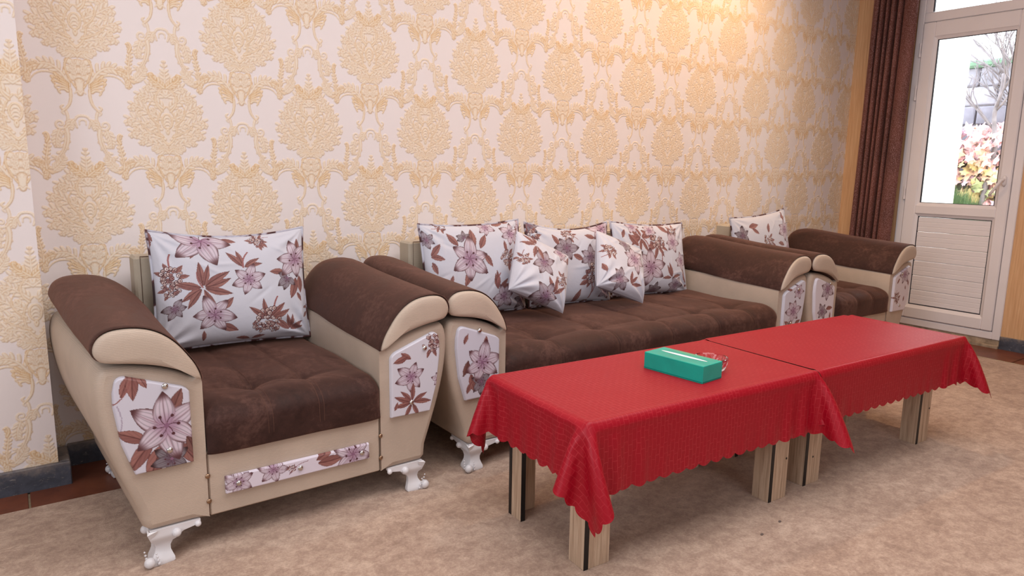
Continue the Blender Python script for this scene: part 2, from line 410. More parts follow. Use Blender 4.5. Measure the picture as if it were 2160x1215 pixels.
def mat_cloth():
    t = NT('red_brocade_cloth', .5, .35); u0_ = t.coord('UV'); ux, uy, uz = t.sep(u0_); u = t.comb(uy, ux)
    w = t.noise(u, 26, 2, .5, out=1); v = t.n('ShaderNodeVectorMath', operation='SCALE'); t.t.links.new(w.o, v.inputs[0]); v.inputs['Scale'].default_value = .012
    ad = t.n('ShaderNodeVectorMath', operation='ADD'); t.put(ad.inputs[0], u); t.t.links.new(v.outputs[0], ad.inputs[1])
    b = t.n('ShaderNodeTexBrick'); t.t.links.new(ad.outputs[0], b.inputs['Vector']); b.inputs['Scale'].default_value = 1.0
    b.inputs['Mortar Size'].default_value = .0011; b.inputs['Mortar Smooth'].default_value = .3
    b.inputs['Brick Width'].default_value = .030; b.inputs['Row Height'].default_value = .0145; b.offset = .37; b.squash = 1.0
    b.inputs['Color1'].default_value = (0, 0, 0, 1); b.inputs['Color2'].default_value = (0, 0, 0, 1); b.inputs['Mortar'].default_value = (1, 1, 1, 1)
    f = S(t, b.outputs['Fac']); n = t.noise(u, 7, 4, .7)
    g = (f*(n*2.2-.55)).clamp()
    wv = t.noise(t.mapping(u, (1, 6, 1)), 300, 2)
    base = t.mix(wv, L4(146, 0, 22), L4(172, 3, 36))
    t.color(t.mix((g*.38).clamp(), base, L4(214, 74, 84)))
    t.put(t.b.inputs['Roughness'], .46-g*.12)
    t.b.inputs['Sheen Weight'].default_value = .10; t.b.inputs['Sheen Roughness'].default_value = .35; t.b.inputs['Sheen Tint'].default_value = L4(255, 120, 126)
    t.bump(g*.8+wv*.25, .35, .0010); return t.m
M['red'] = mat_cloth()
def mat_wood():
    t = NT('pale_oak_laminate', .45, .4); co = t.coord(); v = t.mapping(co, (30, 30, 1.4))
    n = t.noise(v, 4, 5, .6, .6); t.color(t.ramp(n, [(.3, L4(164, 138, 116)), (.5, L4(196, 170, 146)), (.7, L4(214, 192, 168))])); t.bump(n, .08, .0008); return t.m
M['oak'] = mat_wood()
M['black'] = plain('black_edge_banding', (22, 20, 22), .4, .4)
def mat_velvet():
    t = NT('copper_brown_velvet', .62, .3); co = t.coord()
    gl = t.noise(co, 260, 3, .75); p = t.noise(t.mapping(co, (1, 1, .35)), 9, 3, .6)
    sp = (gl-.50)*7.0
    c = t.ramp(p, [(.3, L4(78, 40, 30)), (.7, L4(112, 64, 52))])
    t.color(t.mix((sp.clamp()*.6), c, L4(196, 156, 158)))
    t.b.inputs['Sheen Weight'].default_value = .5; t.b.inputs['Sheen Roughness'].default_value = .3; t.b.inputs['Sheen Tint'].default_value = L4(240, 180, 160)
    t.bump(gl, .5, .0015); return t.m
M['velvet'] = mat_velvet()
M['upvc'] = plain('white_door_plastic', (240, 234, 236), .42, .4, var=.02, vs=3)
M['gasket'] = plain('dark_rubber_gasket', (44, 44, 54), .5, .3)
M['threshold'] = plain('chipped_threshold_plaster', (176, 156, 134), .9, .2, var=.2, vs=26, bump=.6, bs=70)
def mat_glass():
    t = NT('window_glass'); t.t.nodes.remove(t.b); o = t.t.nodes['Material Output']
    tr = t.n('ShaderNodeBsdfTransparent'); tr.inputs[0].default_value = (.97, .98, .98, 1)
    gl = t.n('ShaderNodeBsdfGlossy'); gl.inputs['Roughness'].default_value = .01
    fr = t.n('ShaderNodeFresnel'); fr.inputs[0].default_value = 1.45
    mx = t.n('ShaderNodeMixShader'); t.t.links.new(fr.outputs[0], mx.inputs[0]); t.t.links.new(tr.outputs[0], mx.inputs[1]); t.t.links.new(gl.outputs[0], mx.inputs[2])
    t.t.links.new(mx.outputs[0], o.inputs[0]); return t.m
M['glass'] = mat_glass()
def mat_dish():
    t = NT('clear_cut_glass', .03, .5); t.b.inputs['Transmission Weight'].default_value = 1.0; t.b.inputs['IOR'].default_value = 1.5
    t.color((.98, .99, 1.0, 1)); return t.m
M['dish'] = mat_dish()

# ------------------------------------------------------------------ structure
XR = 4.831; CEIL = 2.80; XL = -2.4; YF = -5.0
def struct(name, mb, mat, parent=None):
    o = mb.build(name, mat, parent)
    if parent is None: o['kind'] = 'structure'
    return o
fl = struct('floor', MB().box(XL-.1, XR+.12, YF-.1, .1, -.12, -.008), M['grout'])
# terracotta tiles beside the walls (every tile its own piece, grout showing between)
tile_me = None
def tile(x0, y0, w, h):
    mb = MB().box(-w/2+.003, w/2-.003, -h/2+.003, h/2-.003, -.012, -.001, .0015)
    o = mb.build('tile', M['tile'], fl); o.location = (x0+w/2, y0+h/2, 0)
x = -2.397+.143-.01
for k in range(22):
    xx = -.588+.33*(k-5)
    if xx > XR-.33-.05: break
    if xx < XL: continue
    tile(xx, -.34, .33, .33)
k = 0
y = -.34
while y > -3.2:
    tile(XR-.33, y-.33, .33, .33); y -= .33
tile(XR-.33, -.34, .33, .33)
wb = struct('wall_back', MB().box(XL-.1, XR+.02, 0, .12, -.05, CEIL+.1), M['wallpaper'])
wp_ = struct('wall_pier', MB().box(XL, -.168, -.168, .0, -.02, CEIL), M['wallpaper'])
PER, PRES = damask_tile()
def paper_mesh(x0, x1, ox, oz, y0, dx=.0018, dz=.0022):
    nx = int((x1-x0)/dx)+1; nz = int((CEIL-.07)/dz)+1; X, Z = np.meshgrid(np.linspace(x0, x1, nx), np.linspace(.07, CEIL, nz))
    T = damask_lookup(PER, PRES, X-ox, Z-oz); f, c, g, h = [T[..., k:k+1] for k in range(4)]
    C = np.array((240, 232, 233.))+(np.array((241, 224, 202.))-np.array((240, 232, 233.)))*f
    C = C+(np.array((236, 206, 166.))-C)*g*.7; C = C+(np.array((248, 238, 220.))-C)*(h*.30*(1-c))
    C = C+(np.array((204, 164, 122.))-C)*np.clip(c*.95, 0, 1); C = C+(np.array((206, 152, 84.))-C)*np.clip(c*g*.9, 0, 1)
    C = np.clip(C, 0, 255)/255; C = np.where(C <= .04045, C/12.92, ((C+.055)/1.055)**2.4)
    return np.stack([X, y0-.0017*h[..., 0]-.0003*f[..., 0], Z], -1), gfaces(nz, nx), C.reshape(-1, 3)
V_, F_, C_ = paper_mesh(0, .532, .266, 1.432, -.0012)
st0 = mesh('wallpaper_strip', V_, F_, M['paper'], wb, vc=C_); st0.location = (-.266, 0, 0)
for k in range(1, 9):
    o = bpy.data.objects.new('wallpaper_strip', st0.data); col.objects.link(o); o.parent = wb; o.location = (-.266+.532*k, 0, 0)
V_, F_, C_ = paper_mesh(0, XR-(-.266+.532*9), .266, 1.432, -.0012)
o = mesh('wallpaper_strip', V_, F_, M['paper'], wb, vc=C_); o.location = (-.266+.532*9, 0, 0)
V_, F_, C_ = paper_mesh(-.700, -.168, -.190, .484, -.1692)
mesh('wallpaper_strip', V_, F_, M['paper'], wp_, vc=C_)
V_, F_, C_ = paper_mesh(XL, -.700, -.190, .484, -.1692, .006, .006)
mesh('wallpaper_strip', V_, F_, M['paper'], wp_, vc=C_)
struct('wall_left', MB().box(XL-.12, XL, YF, .0, -.05, CEIL+.1), M['plaster'])
struct('wall_front', MB().box(XL-.12, XR+.12, YF-.12, YF, -.05, CEIL+.1), M['plaster'])
struct('ceiling', MB().box(XL-.12, XR+.12, YF-.12, .12, CEIL, CEIL+.1), M['ceiling'])
DY0, DY1, DZ1 = -.425, -1.145, 2.60
w = MB(); ol = [(0., -.05), (0., CEIL+.05), (YF, CEIL+.05), (YF, -.05), (DY1, -.05), (DY1, DZ1), (DY0, DZ1), (DY0, -.05)]; n = 8
w.add([(XR, a, b) for a, b in ol]+[(XR+.12, a, b) for a, b in ol], [tuple(range(n))[::-1], tuple(range(n, 2*n))]+[(k, (k+1) % n, n+(k+1) % n, n+k) for k in range(n)])
struct('wall_right', w, M['ochre'])
# slate baseboards : individual slabs
def bboard(name, segs):
    root = empty(name, (0, 0, 0), kind='structure')
    for (x0, x1, y0, y1) in segs:
        o = MB().box(x0, x1, y0, y1, -.004, .080, .003).build('slab', M['slate'], root)
    return root
bboard('baseboard_back', [(-.134+.33*i, -.134+.33*i+.327, -.020, 0) for i in range(15)])
bboard('baseboard_pier', [(-.50-.33*i+(0 if i else -.0), -.134 if i == 0 else -.50-.33*i+.327, -.186, -.168) for i in range(6)]+[(-.168, -.134, -.168, -.020)])
bboard('baseboard_right', [(XR-.014, XR, DY1-.33*(i+1)+.003, DY1-.33*i) for i in range(9)]+[(XR-.014, XR, DY0+.003, -.018)])
struct('trim_1', MB().box(XR-.004, XR+.06, DY1, DY0, -.005, .052, .004).box(XR-.03, XR, DY1, DY0, -.005, .018, .003), M['threshold'])

# carpet : its own slab of pile, bound pale edge
cp = MB().box(XL+.01, XR-.335, YF+.01, -.318, -.007, .0).build('carpet', M['carpet'])
tag(cp, 'beige mottled carpet covering the floor under the sofa set and tables', 'carpet')
MB().box(XR-.341, XR-.335, YF+.02, -.322, -.006, .002, .001).build('edge_binding', M['grout'], cp)

for n_, (cx_, cy_) in enumerate(((1.660, -1.702), (1.544, -1.719))):
    o = MB().ell((0, 0, .001), (.006, .004, .003), 7, 5).build('crumb', plain('dark_crumb', (116, 102, 96), .8, .2), None); o.location = (cx_, cy_, .001)
    tag(o, ('tiny dark crumb on the carpet, the farther of two from the camera', 'tiny dark crumb on the carpet, the closer of two to the camera')[n_], 'crumb', 'crumbs on the carpet')

# ------------------------------------------------------------------ door
dr = empty('door_1', (XR, (DY0+DY1)/2, 0), kind='structure', label='white glazed door with a ribbed lower panel and transom light', cat='door')
oy = (DY0+DY1)/2
def dbox(mb, y0, y1, z0, z1, x0, x1, bev=.004): return mb.box(x0, x1, y0-oy, y1-oy, z0, z1, bev)
for y0, y1, z0, z1, x0, x1 in ((DY0, -.468, .05, DZ1, -.012, .07), (-1.098, DY1, .05, DZ1, -.012, .07), (-.468, -1.098, .05, .098, -.012, .07), (-.468, -1.098, 2.075, 2.135, -.010, .07), (-.468, -1.098, 2.55, DZ1, -.010, .07), (-.468, -.512, 2.135, 2.55, -.002, .06), (-1.055, -1.098, 2.135, 2.55, -.002, .06)):
    dbox(MB(), y0, y1, z0, z1, x0, x1).build('frame_bar', M['upvc'], dr)
for y0, y1, z0, z1 in ((-.4705, -.548, .102, 2.071), (-1.030, -1.0945, .102, 2.071)): dbox(MB(), y0, y1, z0, z1, -.020, .05, .006).build('stile', M['upvc'], dr)
for z0, z1 in ((1.975, 2.071), (.820, .880), (.102, .178)): dbox(MB(), -.546, -1.032, z0, z1, -.020, .05, .006).build('rail', M['upvc'], dr)
def bead(z0, z1, x0=-.012, x1=-.002, wd_=.016):
    bd = MB()
    Y0, Y1 = -.548-oy, -1.030-oy
    o = [(x0, Y0, z0), (x0, Y1, z0), (x0, Y1, z1), (x0, Y0, z1)]
    i = [(x1, Y0-wd_, z0+wd_), (x1, Y1+wd_, z0+wd_), (x1, Y1+wd_, z1-wd_), (x1, Y0-wd_, z1-wd_)]
    b = [(.02, p[1], p[2]) for p in i]
    bd.add(o+i+b, [(k, (k+1) % 4, 4+(k+1) % 4, 4+k) for k in range(4)]+[(4+k, 4+(k+1) % 4, 8+(k+1) % 4, 8+k) for k in range(4)])
    bd.build('glazing_bead', M['upvc'], dr)
bead(.178, .820); bead(.880, 1.975)
for (z0, z1) in ((.896, 1.959), (.194, .804)):
    for a, b, c_, e in ((-.564, -.569, z0, z1), (-1.009, -1.014, z0, z1), (-.564, -1.014, z1-.004, z1), (-.564, -1.014, z0, z0+.003)): dbox(MB(), a, b, c_, e, .0, .012, 0).build('rubber_gasket', M['gasket'], dr)
dbox(MB(), -.514, -.520, 2.14, 2.545, .0, .012, 0).build('rubber_gasket', M['gasket'], dr)
g1 = MB(); dbox(g1, -.562, -1.016, .894, 1.962, .016, .020, 0); g1.build('glass_pane', M['glass'], dr)
g1 = MB(); dbox(g1, -.512, -1.056, 2.135, 2.55, .016, .020, 0); g1.build('glass_pane', M['glass'], dr)
for k in range(6):
    z0 = .198+k*.1003; s_ = MB()
    prof = [(.006, 0), (.0015, .004), (.0015, .030), (.003, .033), (.0015, .036), (.0015, .062), (.003, .065), (.0015, .068), (.0015, .094), (.006, .0985)]
    V = [(p, yy, z0+q) for yy in (-.569-oy, -1.009-oy) for p, q in prof]+[(.02, yy, z0+q) for yy in (-.569-oy, -1.009-oy) for q in (0, .0985)]
    n = len(prof); F = [(i, i+1, n+i+1, n+i) for i in range(n-1)]+[(0, n, 2*n+2, 2*n), (n-1, 2*n-1, 2*n+3, 2*n+1), (2*n, 2*n+1, 2*n+3, 2*n+2)]
    s_.add(V, F); s_.build('slat', M['upvc'], dr)
hd = MB(); hr = MB()
hp = lambda y, z: (y-oy, z)
hd.tube([(-.022, -1.060-oy, 1.085), (-.026, -1.060-oy, 1.075), (-.026, -1.060-oy, 1.035), (-.022, -1.060-oy, 1.02)], [.006, .013, .013, .006], 12)
hr.tube([(-.026, -1.060-oy, 1.06), (-.060, -1.060-oy, 1.06), (-.066, -1.056-oy, 1.055), (-.066, -1.035-oy, 1.018), (-.062, -1.010-oy, .980), (-.056, -.996-oy, .962)], [.009, .009, .010, .009, .009, .007], 10)
hd = hd.build('handle', M['upvc'], dr, smooth=True); hr.build('lever', M['upvc'], hd, smooth=True)
for z0, z1 in ((1.855, 1.945), (1.575, 1.67), (.915, 1.002)):
    h = MB(); h.tube([(-.022, -.467-oy, z0), (-.022, -.467-oy, z0+.022)], .0075, 10); h.tube([(-.022, -.467-oy, z0+.022), (-.022, -.467-oy, z1-.018)], .005, 10); h.tube([(-.022, -.467-oy, z1-.018), (-.022, -.467-oy, z1)], .0065, 10)
    h.build('hinge', M['upvc'], dr, auto=40)

# ------------------------------------------------------------------ curtain
def curtain():
    # fold outline (y along the wall, x depth), hangs from ceiling to floor
    pts = [(-.130, 4.775), (-.138, 4.745), (-.160, 4.722), (-.182, 4.735), (-.176, 4.790), (-.190, 4.800), (-.196, 4.740), (-.206, 4.712), (-.224, 4.722), (-.222, 4.785), (-.232, 4.790), (-.236, 4.735), (-.246, 4.712), (-.258, 4.725),
           (-.256, 4.785), (-.268, 4.790), (-.270, 4.730), (-.284, 4.706), (-.302, 4.722), (-.300, 4.785), (-.314, 4.790), (-.318, 4.735), (-.330, 4.710), (-.346, 4.722), (-.346, 4.765), (-.354, 4.760), (-.358, 4.725), (-.375, 4.710), (-.405, 4.706), (-.435, 4.714), (-.446, 4.735)]
    c = catmull(pts, 6, closed=False); nz = 60
    zs = np.linspace(.02, CEIL-.04, nz); V = []
    for i, z in enumerate(zs):
        t = z/2.3
        k = 1+.07*math.sin(z*3.1)*.4
        yy = -.13+(c[:, 0]+.13)*(.985+.03*(t-.3))-.024*(t-.28)
        xx = 4.75+(c[:, 1]-4.75)*k+.004*np.sin(c[:, 0]*60+z*2.3)
        V.append(np.stack([xx, yy, np.full(len(c), z)], 1))
    o = mesh('curtain', np.array(V), gfaces(nz, len(c)), M['velvet'])
    s = o.modifiers.new('solid', 'SOLIDIFY'); s.thickness = .003
    return o
cu = curtain(); tag(cu, 'copper brown velvet curtain hanging in narrow folds beside the white door', 'curtain')

# ------------------------------------------------------------------ floral print painter (colours computed at each vertex)
class Paint:
    def __init__(s, U, Vv, bgc=(226, 226, 238), seed=1):
        s.U = U.ravel(); s.V = Vv.ravel(); s.C = np.tile(np.array(bgc, float), (len(s.U), 1)); s.r = np.random.RandomState(seed)
    def _sel(s, cx, cy, R): return np.nonzero((np.abs(s.U-cx) < R) & (np.abs(s.V-cy) < R))[0]
    def petal(s, cx, cy, ln, wd, ang, kind='lily', bend=0.0, tone=1.0):
        I = s._sel(cx, cy, ln*1.15)
        if not len(I): return
        x = s.U[I]-cx; y = s.V[I]-cy; ca, sa = math.cos(ang), math.sin(ang)
        t = (x*ca+y*sa)/ln; w = (-x*sa+y*ca)/ln
        w = w-bend*np.clip(t, 0, 1)**2
        tc = np.clip(t, 0, 1)
        if kind == 'lily': prof = wd*1.16*np.sin(PI*np.clip(tc, 0, 1)**.9)**.8*(1-.22*tc)+.03*(1-tc)
        else: prof = wd*np.sin(PI*tc**.9)**.9
        ins = (t > 0) & (t < 1) & (np.abs(w) < prof)
        J = I[ins]; t = t[ins]; w = w[ins]; pr = prof[ins]; e = np.abs(w)/(pr+1e-6)
        k = s.r.rand()*6
        if kind == 'lily':
            base = np.array((172, 138, 164.)); mid = np.array((212, 198, 212.)); tip = np.array((84, 48, 52.))
            c = base+(mid-base)*smooth01((t-.05)/.45)[:, None]
            c = c+(np.array((196, 166, 186.))-c)*(.35*np.exp(-(w/.03)**2))[:, None]
            vein = .5+.5*np.cos(w/(pr+1e-6)*17+k); c = c*(1-.20*(vein**5)*smooth01(t/.3))[:, None]
            f = smooth01((t-.66)/.28)*.95; f = np.maximum(f, smooth01((e-.72)/.28)*smooth01((t-.2)/.4)*.85); f = np.maximum(f, smooth01((e-.9)/.1)*.5)
            f = np.maximum(f, (np.exp(-(w/.012)**2)*.35)*(t < .8))
            c = c+(tip-c)*f[:, None]
        else:
            a = np.array((172, 122, 114.)); b = np.array((130, 84, 82.)); mixv = .5+.5*np.sign(w)*.5
            c = a+(b-a)*np.clip(.25+.35*(w > 0)+.3*(1-t), 0, 1)[:, None]
            vein = .5+.5*np.cos((t*22-np.abs(w)*60)+k); c = c*(1-.10*vein**6)[:, None]
            f = np.maximum(np.exp(-(w/.014)**2)*.8, smooth01((e-.86)/.14)*.6)
            c = c+(np.array((74, 36, 38.))-c)*f[:, None]
        s.C[J] = np.clip(c*tone, 0, 255)
    def lily(s, cx, cy, r, rot=0.0, n=6, skip=(), tone=1.0):
        for ph in (0, 1):
            for k in range(ph, n, 2):
                if k in skip: continue
                a = rot+2*PI*k/n+s.r.uniform(-.15, .15)
                s.petal(cx, cy, r*s.r.uniform(.85, 1.08), .27, a, 'lily', s.r.uniform(-.18, .18), tone)
        for k in range(6):
            a = rot+.5+k*1.05; s.stroke(cx, cy, cx+.3*r*math.cos(a), cy+.3*r*math.sin(a), r*.012, (96, 58, 74))
            s.dot(cx+.3*r*math.cos(a), cy+.3*r*math.sin(a), r*.045, (84, 44, 52))
        s.dot(cx, cy, r*.07, (140, 100, 128))
    def spray(s, cx, cy, r, rots, tone=1.0):
        for a in rots: s.petal(cx+.07*r*math.cos(a), cy+.07*r*math.sin(a), r*s.r.uniform(.85, 1.1), .135, a, 'leaf', s.r.uniform(-.2, .2), tone)
    def leaf(s, cx, cy, ln, ang, tone=1.0): s.petal(cx, cy, ln, .2, ang, 'leaf', s.r.uniform(-.2, .2), tone)
    def stroke(s, x0, y0, x1, y1, w, c):
        cx, cy = (x0+x1)/2, (y0+y1)/2; L = math.hypot(x1-x0, y1-y0)+1e-9; I = s._sel(cx, cy, L*.6+w)
        dx, dy = (x1-x0)/L, (y1-y0)/L; x = s.U[I]-x0; y = s.V[I]-y0; t = x*dx+y*dy
        n = np.abs(-x*dy+y*dx-.12*L*np.sin(np.clip(t/L, 0, 1)*PI)); J = I[(t > 0) & (t < L) & (n < w)]; s.C[J] = c
    def dot(s, cx, cy, r, c):
        I = s._sel(cx, cy, r); J = I[(s.U[I]-cx)**2+(s.V[I]-cy)**2 < r*r]; s.C[J] = c
    def berries(s, cx, cy, r, up=PI/2, stem=True, leaves=4):
        if stem: s.stroke(cx, cy, cx+1.7*r*math.cos(up), cy+1.7*r*math.sin(up), r*.045, (150, 96, 92))
        for k in range(leaves):
            a = up+(-1.3, -.55, .6, 1.35, 2.6, -2.6)[k % 6]; s.petal(cx+.5*r*math.cos(a), cy+.5*r*math.sin(a), r*.95, .2, a, 'leaf', 0)
        for k in range(34):
            a = s.r.uniform(0, 2*PI); q = r*.9*math.sqrt(s.r.rand()); x, y = cx+q*math.cos(a), cy+q*math.sin(a); z = r*s.r.uniform(.10, .17)
            s.dot(x, y, z*1.3, (84, 50, 54)); s.dot(x, y, z*.92, [(206, 180, 176), (220, 204, 204), (160, 116, 114)][k % 3])
            s.dot(x+z*.2, y-z*.1, z*.36, (92, 52, 58))
    def out(s, noise=3.0):
        c = np.clip(s.C, 0, 255)/255; return np.where(c <= .04045, c/12.92, ((c+.055)/1.055)**2.4)
def runp(p, items):
    for it in items:
        k = it[0]; a = it[1:]
        getattr(p, k)(*a)

# ------------------------------------------------------------------ sofa set
ARM_CAP = [(.000, .503), (.010, .540), (.030, .575), (.058, .613), (.092, .643), (.130, .661), (.175, .668), (.218, .664), (.246, .645), (.256, .615), (.243, .590), (.215, .581), (.165, .573), (.110, .560), (.060, .541), (.022, .518)]
ARM_BODY = [(.000, .100), (.000, .250), (.000, .495), (.022, .512), (.060, .533), (.110, .551), (.165, .564), (.215, .569), (.238, .562), (.250, .535), (.254, .495), (.250, .440), (.240, .380), (.222, .310), (.196, .230), (.170, .155), (.150, .100)]
def foot(parent, x, y, sx, sy):
    # moulded corner foot: two wings along the edges meeting in a curved ankle with a ball
    lv = [(.1005, .125, .0, .012), (.092, .125, .0, .012), (.086, .112, .001, .011), (.080, .080, .002, .011), (.074, .072, .001, .012), (.066, .068, -.003, .012), (.058, .052, -.010, .012), (.046, .046, -.013, .012), (.034, .046, -.011, .013), (.022, .050, -.004, .014), (.012, .054, .004, .015), (.003, .054, .008, .016), (.0, .050, .007, .016)]
    V = []; 
    for z, w_, o, t in lv:
        o = o+.004; L = [(-o, -o), (w_*.5, -o*.9), (w_, -o*.5), (w_, t-o*.5), (w_*.45, t-o*.9+.002), (t+.004, t+.004), (t-o*.9+.002, w_*.45), (t-o*.5, w_), (-o*.5, w_), (-o*.9, w_*.5)]
        V.append([(x+sx*a, y+sy*b, z) for a, b in L])
    n = 10; F = gfaces(len(lv), n, wc=True).tolist()+[list(range(n)), [(len(lv)-1)*n+k for k in range(n)]]
    m = MB().add(np.array(V).reshape(-1, 3), F)
    o = m.build('foot', M['white_plastic'], parent, auto=50)
    MB().ell((x-sx*.010, y-sy*.010, .0145), (.0145, .0145, .0145), 16, 10).build('ball', M['white_plastic'], o, smooth=True)
    k = MB()
    for a, b in ((.012, -.013), (-.013, .012)):
        for j in range(4): k.ell((x+sx*(a-.002*j), y+sy*(b-.002*j), .008+.011*j), (.0045-.0006*j,)*3, 8, 6)
    k.build('bead_row', M['white_plastic'], o, smooth=True)['kind'] = 'stuff'
    for a, b in ((.118, -.003), (-.003, .118), (.062, -.006), (-.006, .062)):
        rr = .0085 if max(a, b) > .1 else .012
        MB().ell((x+sx*a, y+sy*b, .088 if rr < .01 else .080), (rr, rr, rr), 12, 8).build('scroll', M['white_plastic'], o, smooth=True)
    MB().add([(x+sx*(-.006), y+sy*(-.006), .100), (x+sx*.016, y+sy*(-.008), .100), (x-sx*.008, y+sy*.016, .100), (x-sx*.012, y-sy*.012, .094), (x-sx*.002, y-sy*.002, .066)], [(1, 3, 4), (3, 2, 4), (0, 1, 3), (0, 3, 2)]).build('knee_leaf', M['white_plastic'], o)
def stud(parent, x, y, z, r=.0085, mat='chrome', depth=.6):
    return MB().ell((x, y, z), (r, r*depth, r), 14, 8).build('stud', M[mat], parent, smooth=True)

def inset(P, d_, wt):
    n = len(P); T = np.roll(P, -1, 0)-np.roll(P, 1, 0); N = np.stack([-T[:, 1], T[:, 0]], 1); N /= np.linalg.norm(N, axis=1)[:, None]+1e-9
    c = P.mean(0); sgn = np.sign(((c-P)*N).sum(1)); return P+N*(sgn*d_*wt)[:, None]

def build_seat(name, cx, wi, aw, yf, label, cat, group, tufts, panels, strip, dens, flare=(.1, .1), rz=0.0, cushion_top=.435):
    YO = -.5; root = empty(name, (cx, YO, 0), rz, label, cat, group); W = lambda y: y-YO
    ks = aw/.255
    for s in (-1, 1):
        fl_ = flare[0 if s < 0 else 1]
        # ---- arm body
        P = catmull(ARM_BODY, 3); P[:, 0] = np.clip(P[:, 0], 0, 1)
        P[:, 1] = np.maximum(P[:, 1], .100)
        wt = smooth01((P[:, 0]-.004)/.03)
        rings = []; ys = [yf, yf+.003, yf+.010, yf+.022, yf+.10, yf+.25, yf+.4, yf+.55, -.12, -.09]
        ins = [.020, .010, .003, 0, 0, 0, 0, 0, 0, .01]
        for y_, i_ in zip(ys, ins):
            t = (y_-yf)/(-.12-yf); Q = inset(P, i_, wt)
            X = s*(wi+Q[:, 0]*ks*(1+fl_*t)); Zz = Q[:, 1]+.022*t*smooth01((Q[:, 1]-.3)/.25)
            rings.append(np.stack([X, np.full(len(Q), W(y_)), Zz], 1))
        n = len(P); V = np.array(rings).reshape(-1, 3); F = gfaces(len(ys), n, wc=True).tolist()+[list(range(n)), [(len(ys)-1)*n+k for k in range(n)]]
        mesh('arm_panel', V, F, M['cream'], root, auto=55)
        # ---- suede pad
        P = catmull(ARM_CAP, 4); c = P.mean(0); L = -.17
        ys = [yf-.004, yf-.009, yf-.006, yf+.012, yf+.1, yf+.25, yf+.40, yf+.5, -.26, -.20, -.155, -.125, -.105, -.095]
        sc_ = [.965, .995, 1.015, 1.01, 1.01, 1.015, 1.01, 1.0, 1.0, .985, .93, .82, .62, .3]
        rings = []
        for y_, k_ in zip(ys, sc_):
            t = (y_-yf)/(-.12-yf); Q = c+(P-c)*k_
            X = s*(wi+Q[:, 0]*ks*(1+(fl_+.01)*t)); Zz = Q[:, 1]+.048*t-.003*np.sin(y_*9)
            rings.append(np.stack([X, np.full(len(Q), W(y_)), Zz], 1))
        n = len(P); V = np.array(rings).reshape(-1, 3); F = gfaces(len(ys), n, wc=True).tolist()+[[(len(ys)-1)*n+k for k in range(n)]]
        pad = mesh('arm_pad', V, F, M['suede'], root, auto=60)
        # ---- cream end cap, gently domed
        rings = []
        for y_, k_ in ((yf+.0, .975), (yf-.007, .972), (yf-.013, .945), (yf-.018, .86), (yf-.021, .6), (yf-.022, .25)):
            Q = c+(P-c)*k_; rings.append(np.stack([s*(wi+Q[:, 0]*ks), np.full(n, W(y_)), Q[:, 1]], 1))
        V = np.array(rings).reshape(-1, 3); F = gfaces(6, n, wc=True).tolist()+[[5*n+k for k in range(n)]]
        mesh('end_cap', V, F, M['cream'], pad, auto=60)
        # ---- printed panel
        items, studs, bgc = panels[0 if s < 0 else 1]
        nu, nv = int(.185*dens), int(.27*dens)
        a = np.linspace(0, 1, nu)[None, :]; b = np.linspace(0, 1, nv)[:, None]
        uin = .034+0*b; uout = np.interp(b, [0, .35, .75, .9, 1], [.178, .205, .218, .217, .212])
        u = uin+a*(uout-uin)
        ztop = .488+(u-.034)*(.552-.488)/.178
        r_ = .022; e1 = np.clip((r_-(u-uin))/r_, 0, 1); e2 = np.clip((.03-(uout-u))/.03, 0, 1)
        ztop = ztop-r_*.8*(1-np.sqrt(1-e1**2*.98))-.032*(1-np.sqrt(1-e2**2*.98))
        zb = .276-.003*a; z = zb+b*(ztop-zb)
        ed = np.minimum(np.minimum(a, 1-a)*.18, np.minimum(b, 1-b)*.27)
        yy = yf-.0135*np.sqrt(np.clip(1-np.clip(1-ed/.006, 0, 1)**2, 0, 1))-.0005+0*u
        X = s*(wi+u*ks)
        p = Paint(X+0*z, z, bgc, seed=int(cx*100)+s); runp(p, items)
        fo = mesh('floral_panel', np.stack([X, W(yy), z], -1), gfaces(nv, nu), M['print_gloss'], root, vc=p.out())
        for sx_, sz_ in studs: stud(fo, sx_, W(yf-.0155), sz_)
    # ---- front rail
    MB().box(-wi+.002, wi-.002, W(yf+.002), W(yf+.06), .100, .292, .004).build('front_rail', M['cream'], root)
    for s in (-1, 1): MB().tube([(s*wi, W(yf+.0002), .103), (s*wi, W(yf+.0002), .285)], .0010, 6).build('seam', M['seam'], root)
    for s in (-1, 1):
        for z in (.146, .221): stud(root, s*(wi+.0), W(yf-.001), z, .0072, 'brass')
    sx0, sx1, items, studs = strip
    nu, nv = int((sx1-sx0)*dens), max(int(.052*dens), 14)
    a = np.linspace(0, 1, nu)[None, :]; b = np.linspace(0, 1, nv)[:, None]
    X = sx0+a*(sx1-sx0)+0*b; z = .157+b*.052+0*a
    ed = np.minimum(np.minimum(a, 1-a)*(sx1-sx0), np.minimum(b, 1-b)*.052)
    yy = yf+.001-.011*np.sqrt(np.clip(1-np.clip(1-ed/.003, 0, 1)**2, 0, 1))+0*X
    p = Paint(X, z, (222, 214, 228), seed=3); runp(p, items)
    so = mesh('floral_strip', np.stack([X, W(yy), z], -1), gfaces(nv, nu), M['print_gloss'], root, vc=p.out())
    for sx_ in studs: stud(so, sx_, W(yf-.0115), .183)
    # ---- underframe, backrest
    MB().box(-wi+.0, wi, W(yf+.06), W(-.10), .100, .27, .004).build('underframe', M['cream'], root)
    bw = wi+(.040 if cx < 3 else .070); br_ = wi-(.035 if cx < 3 else .060)
    bm = MB().box(-bw, br_, W(-.175), W(-.08), .27, .762, .008); bm.build('backrest', M['cream_flat'], root)
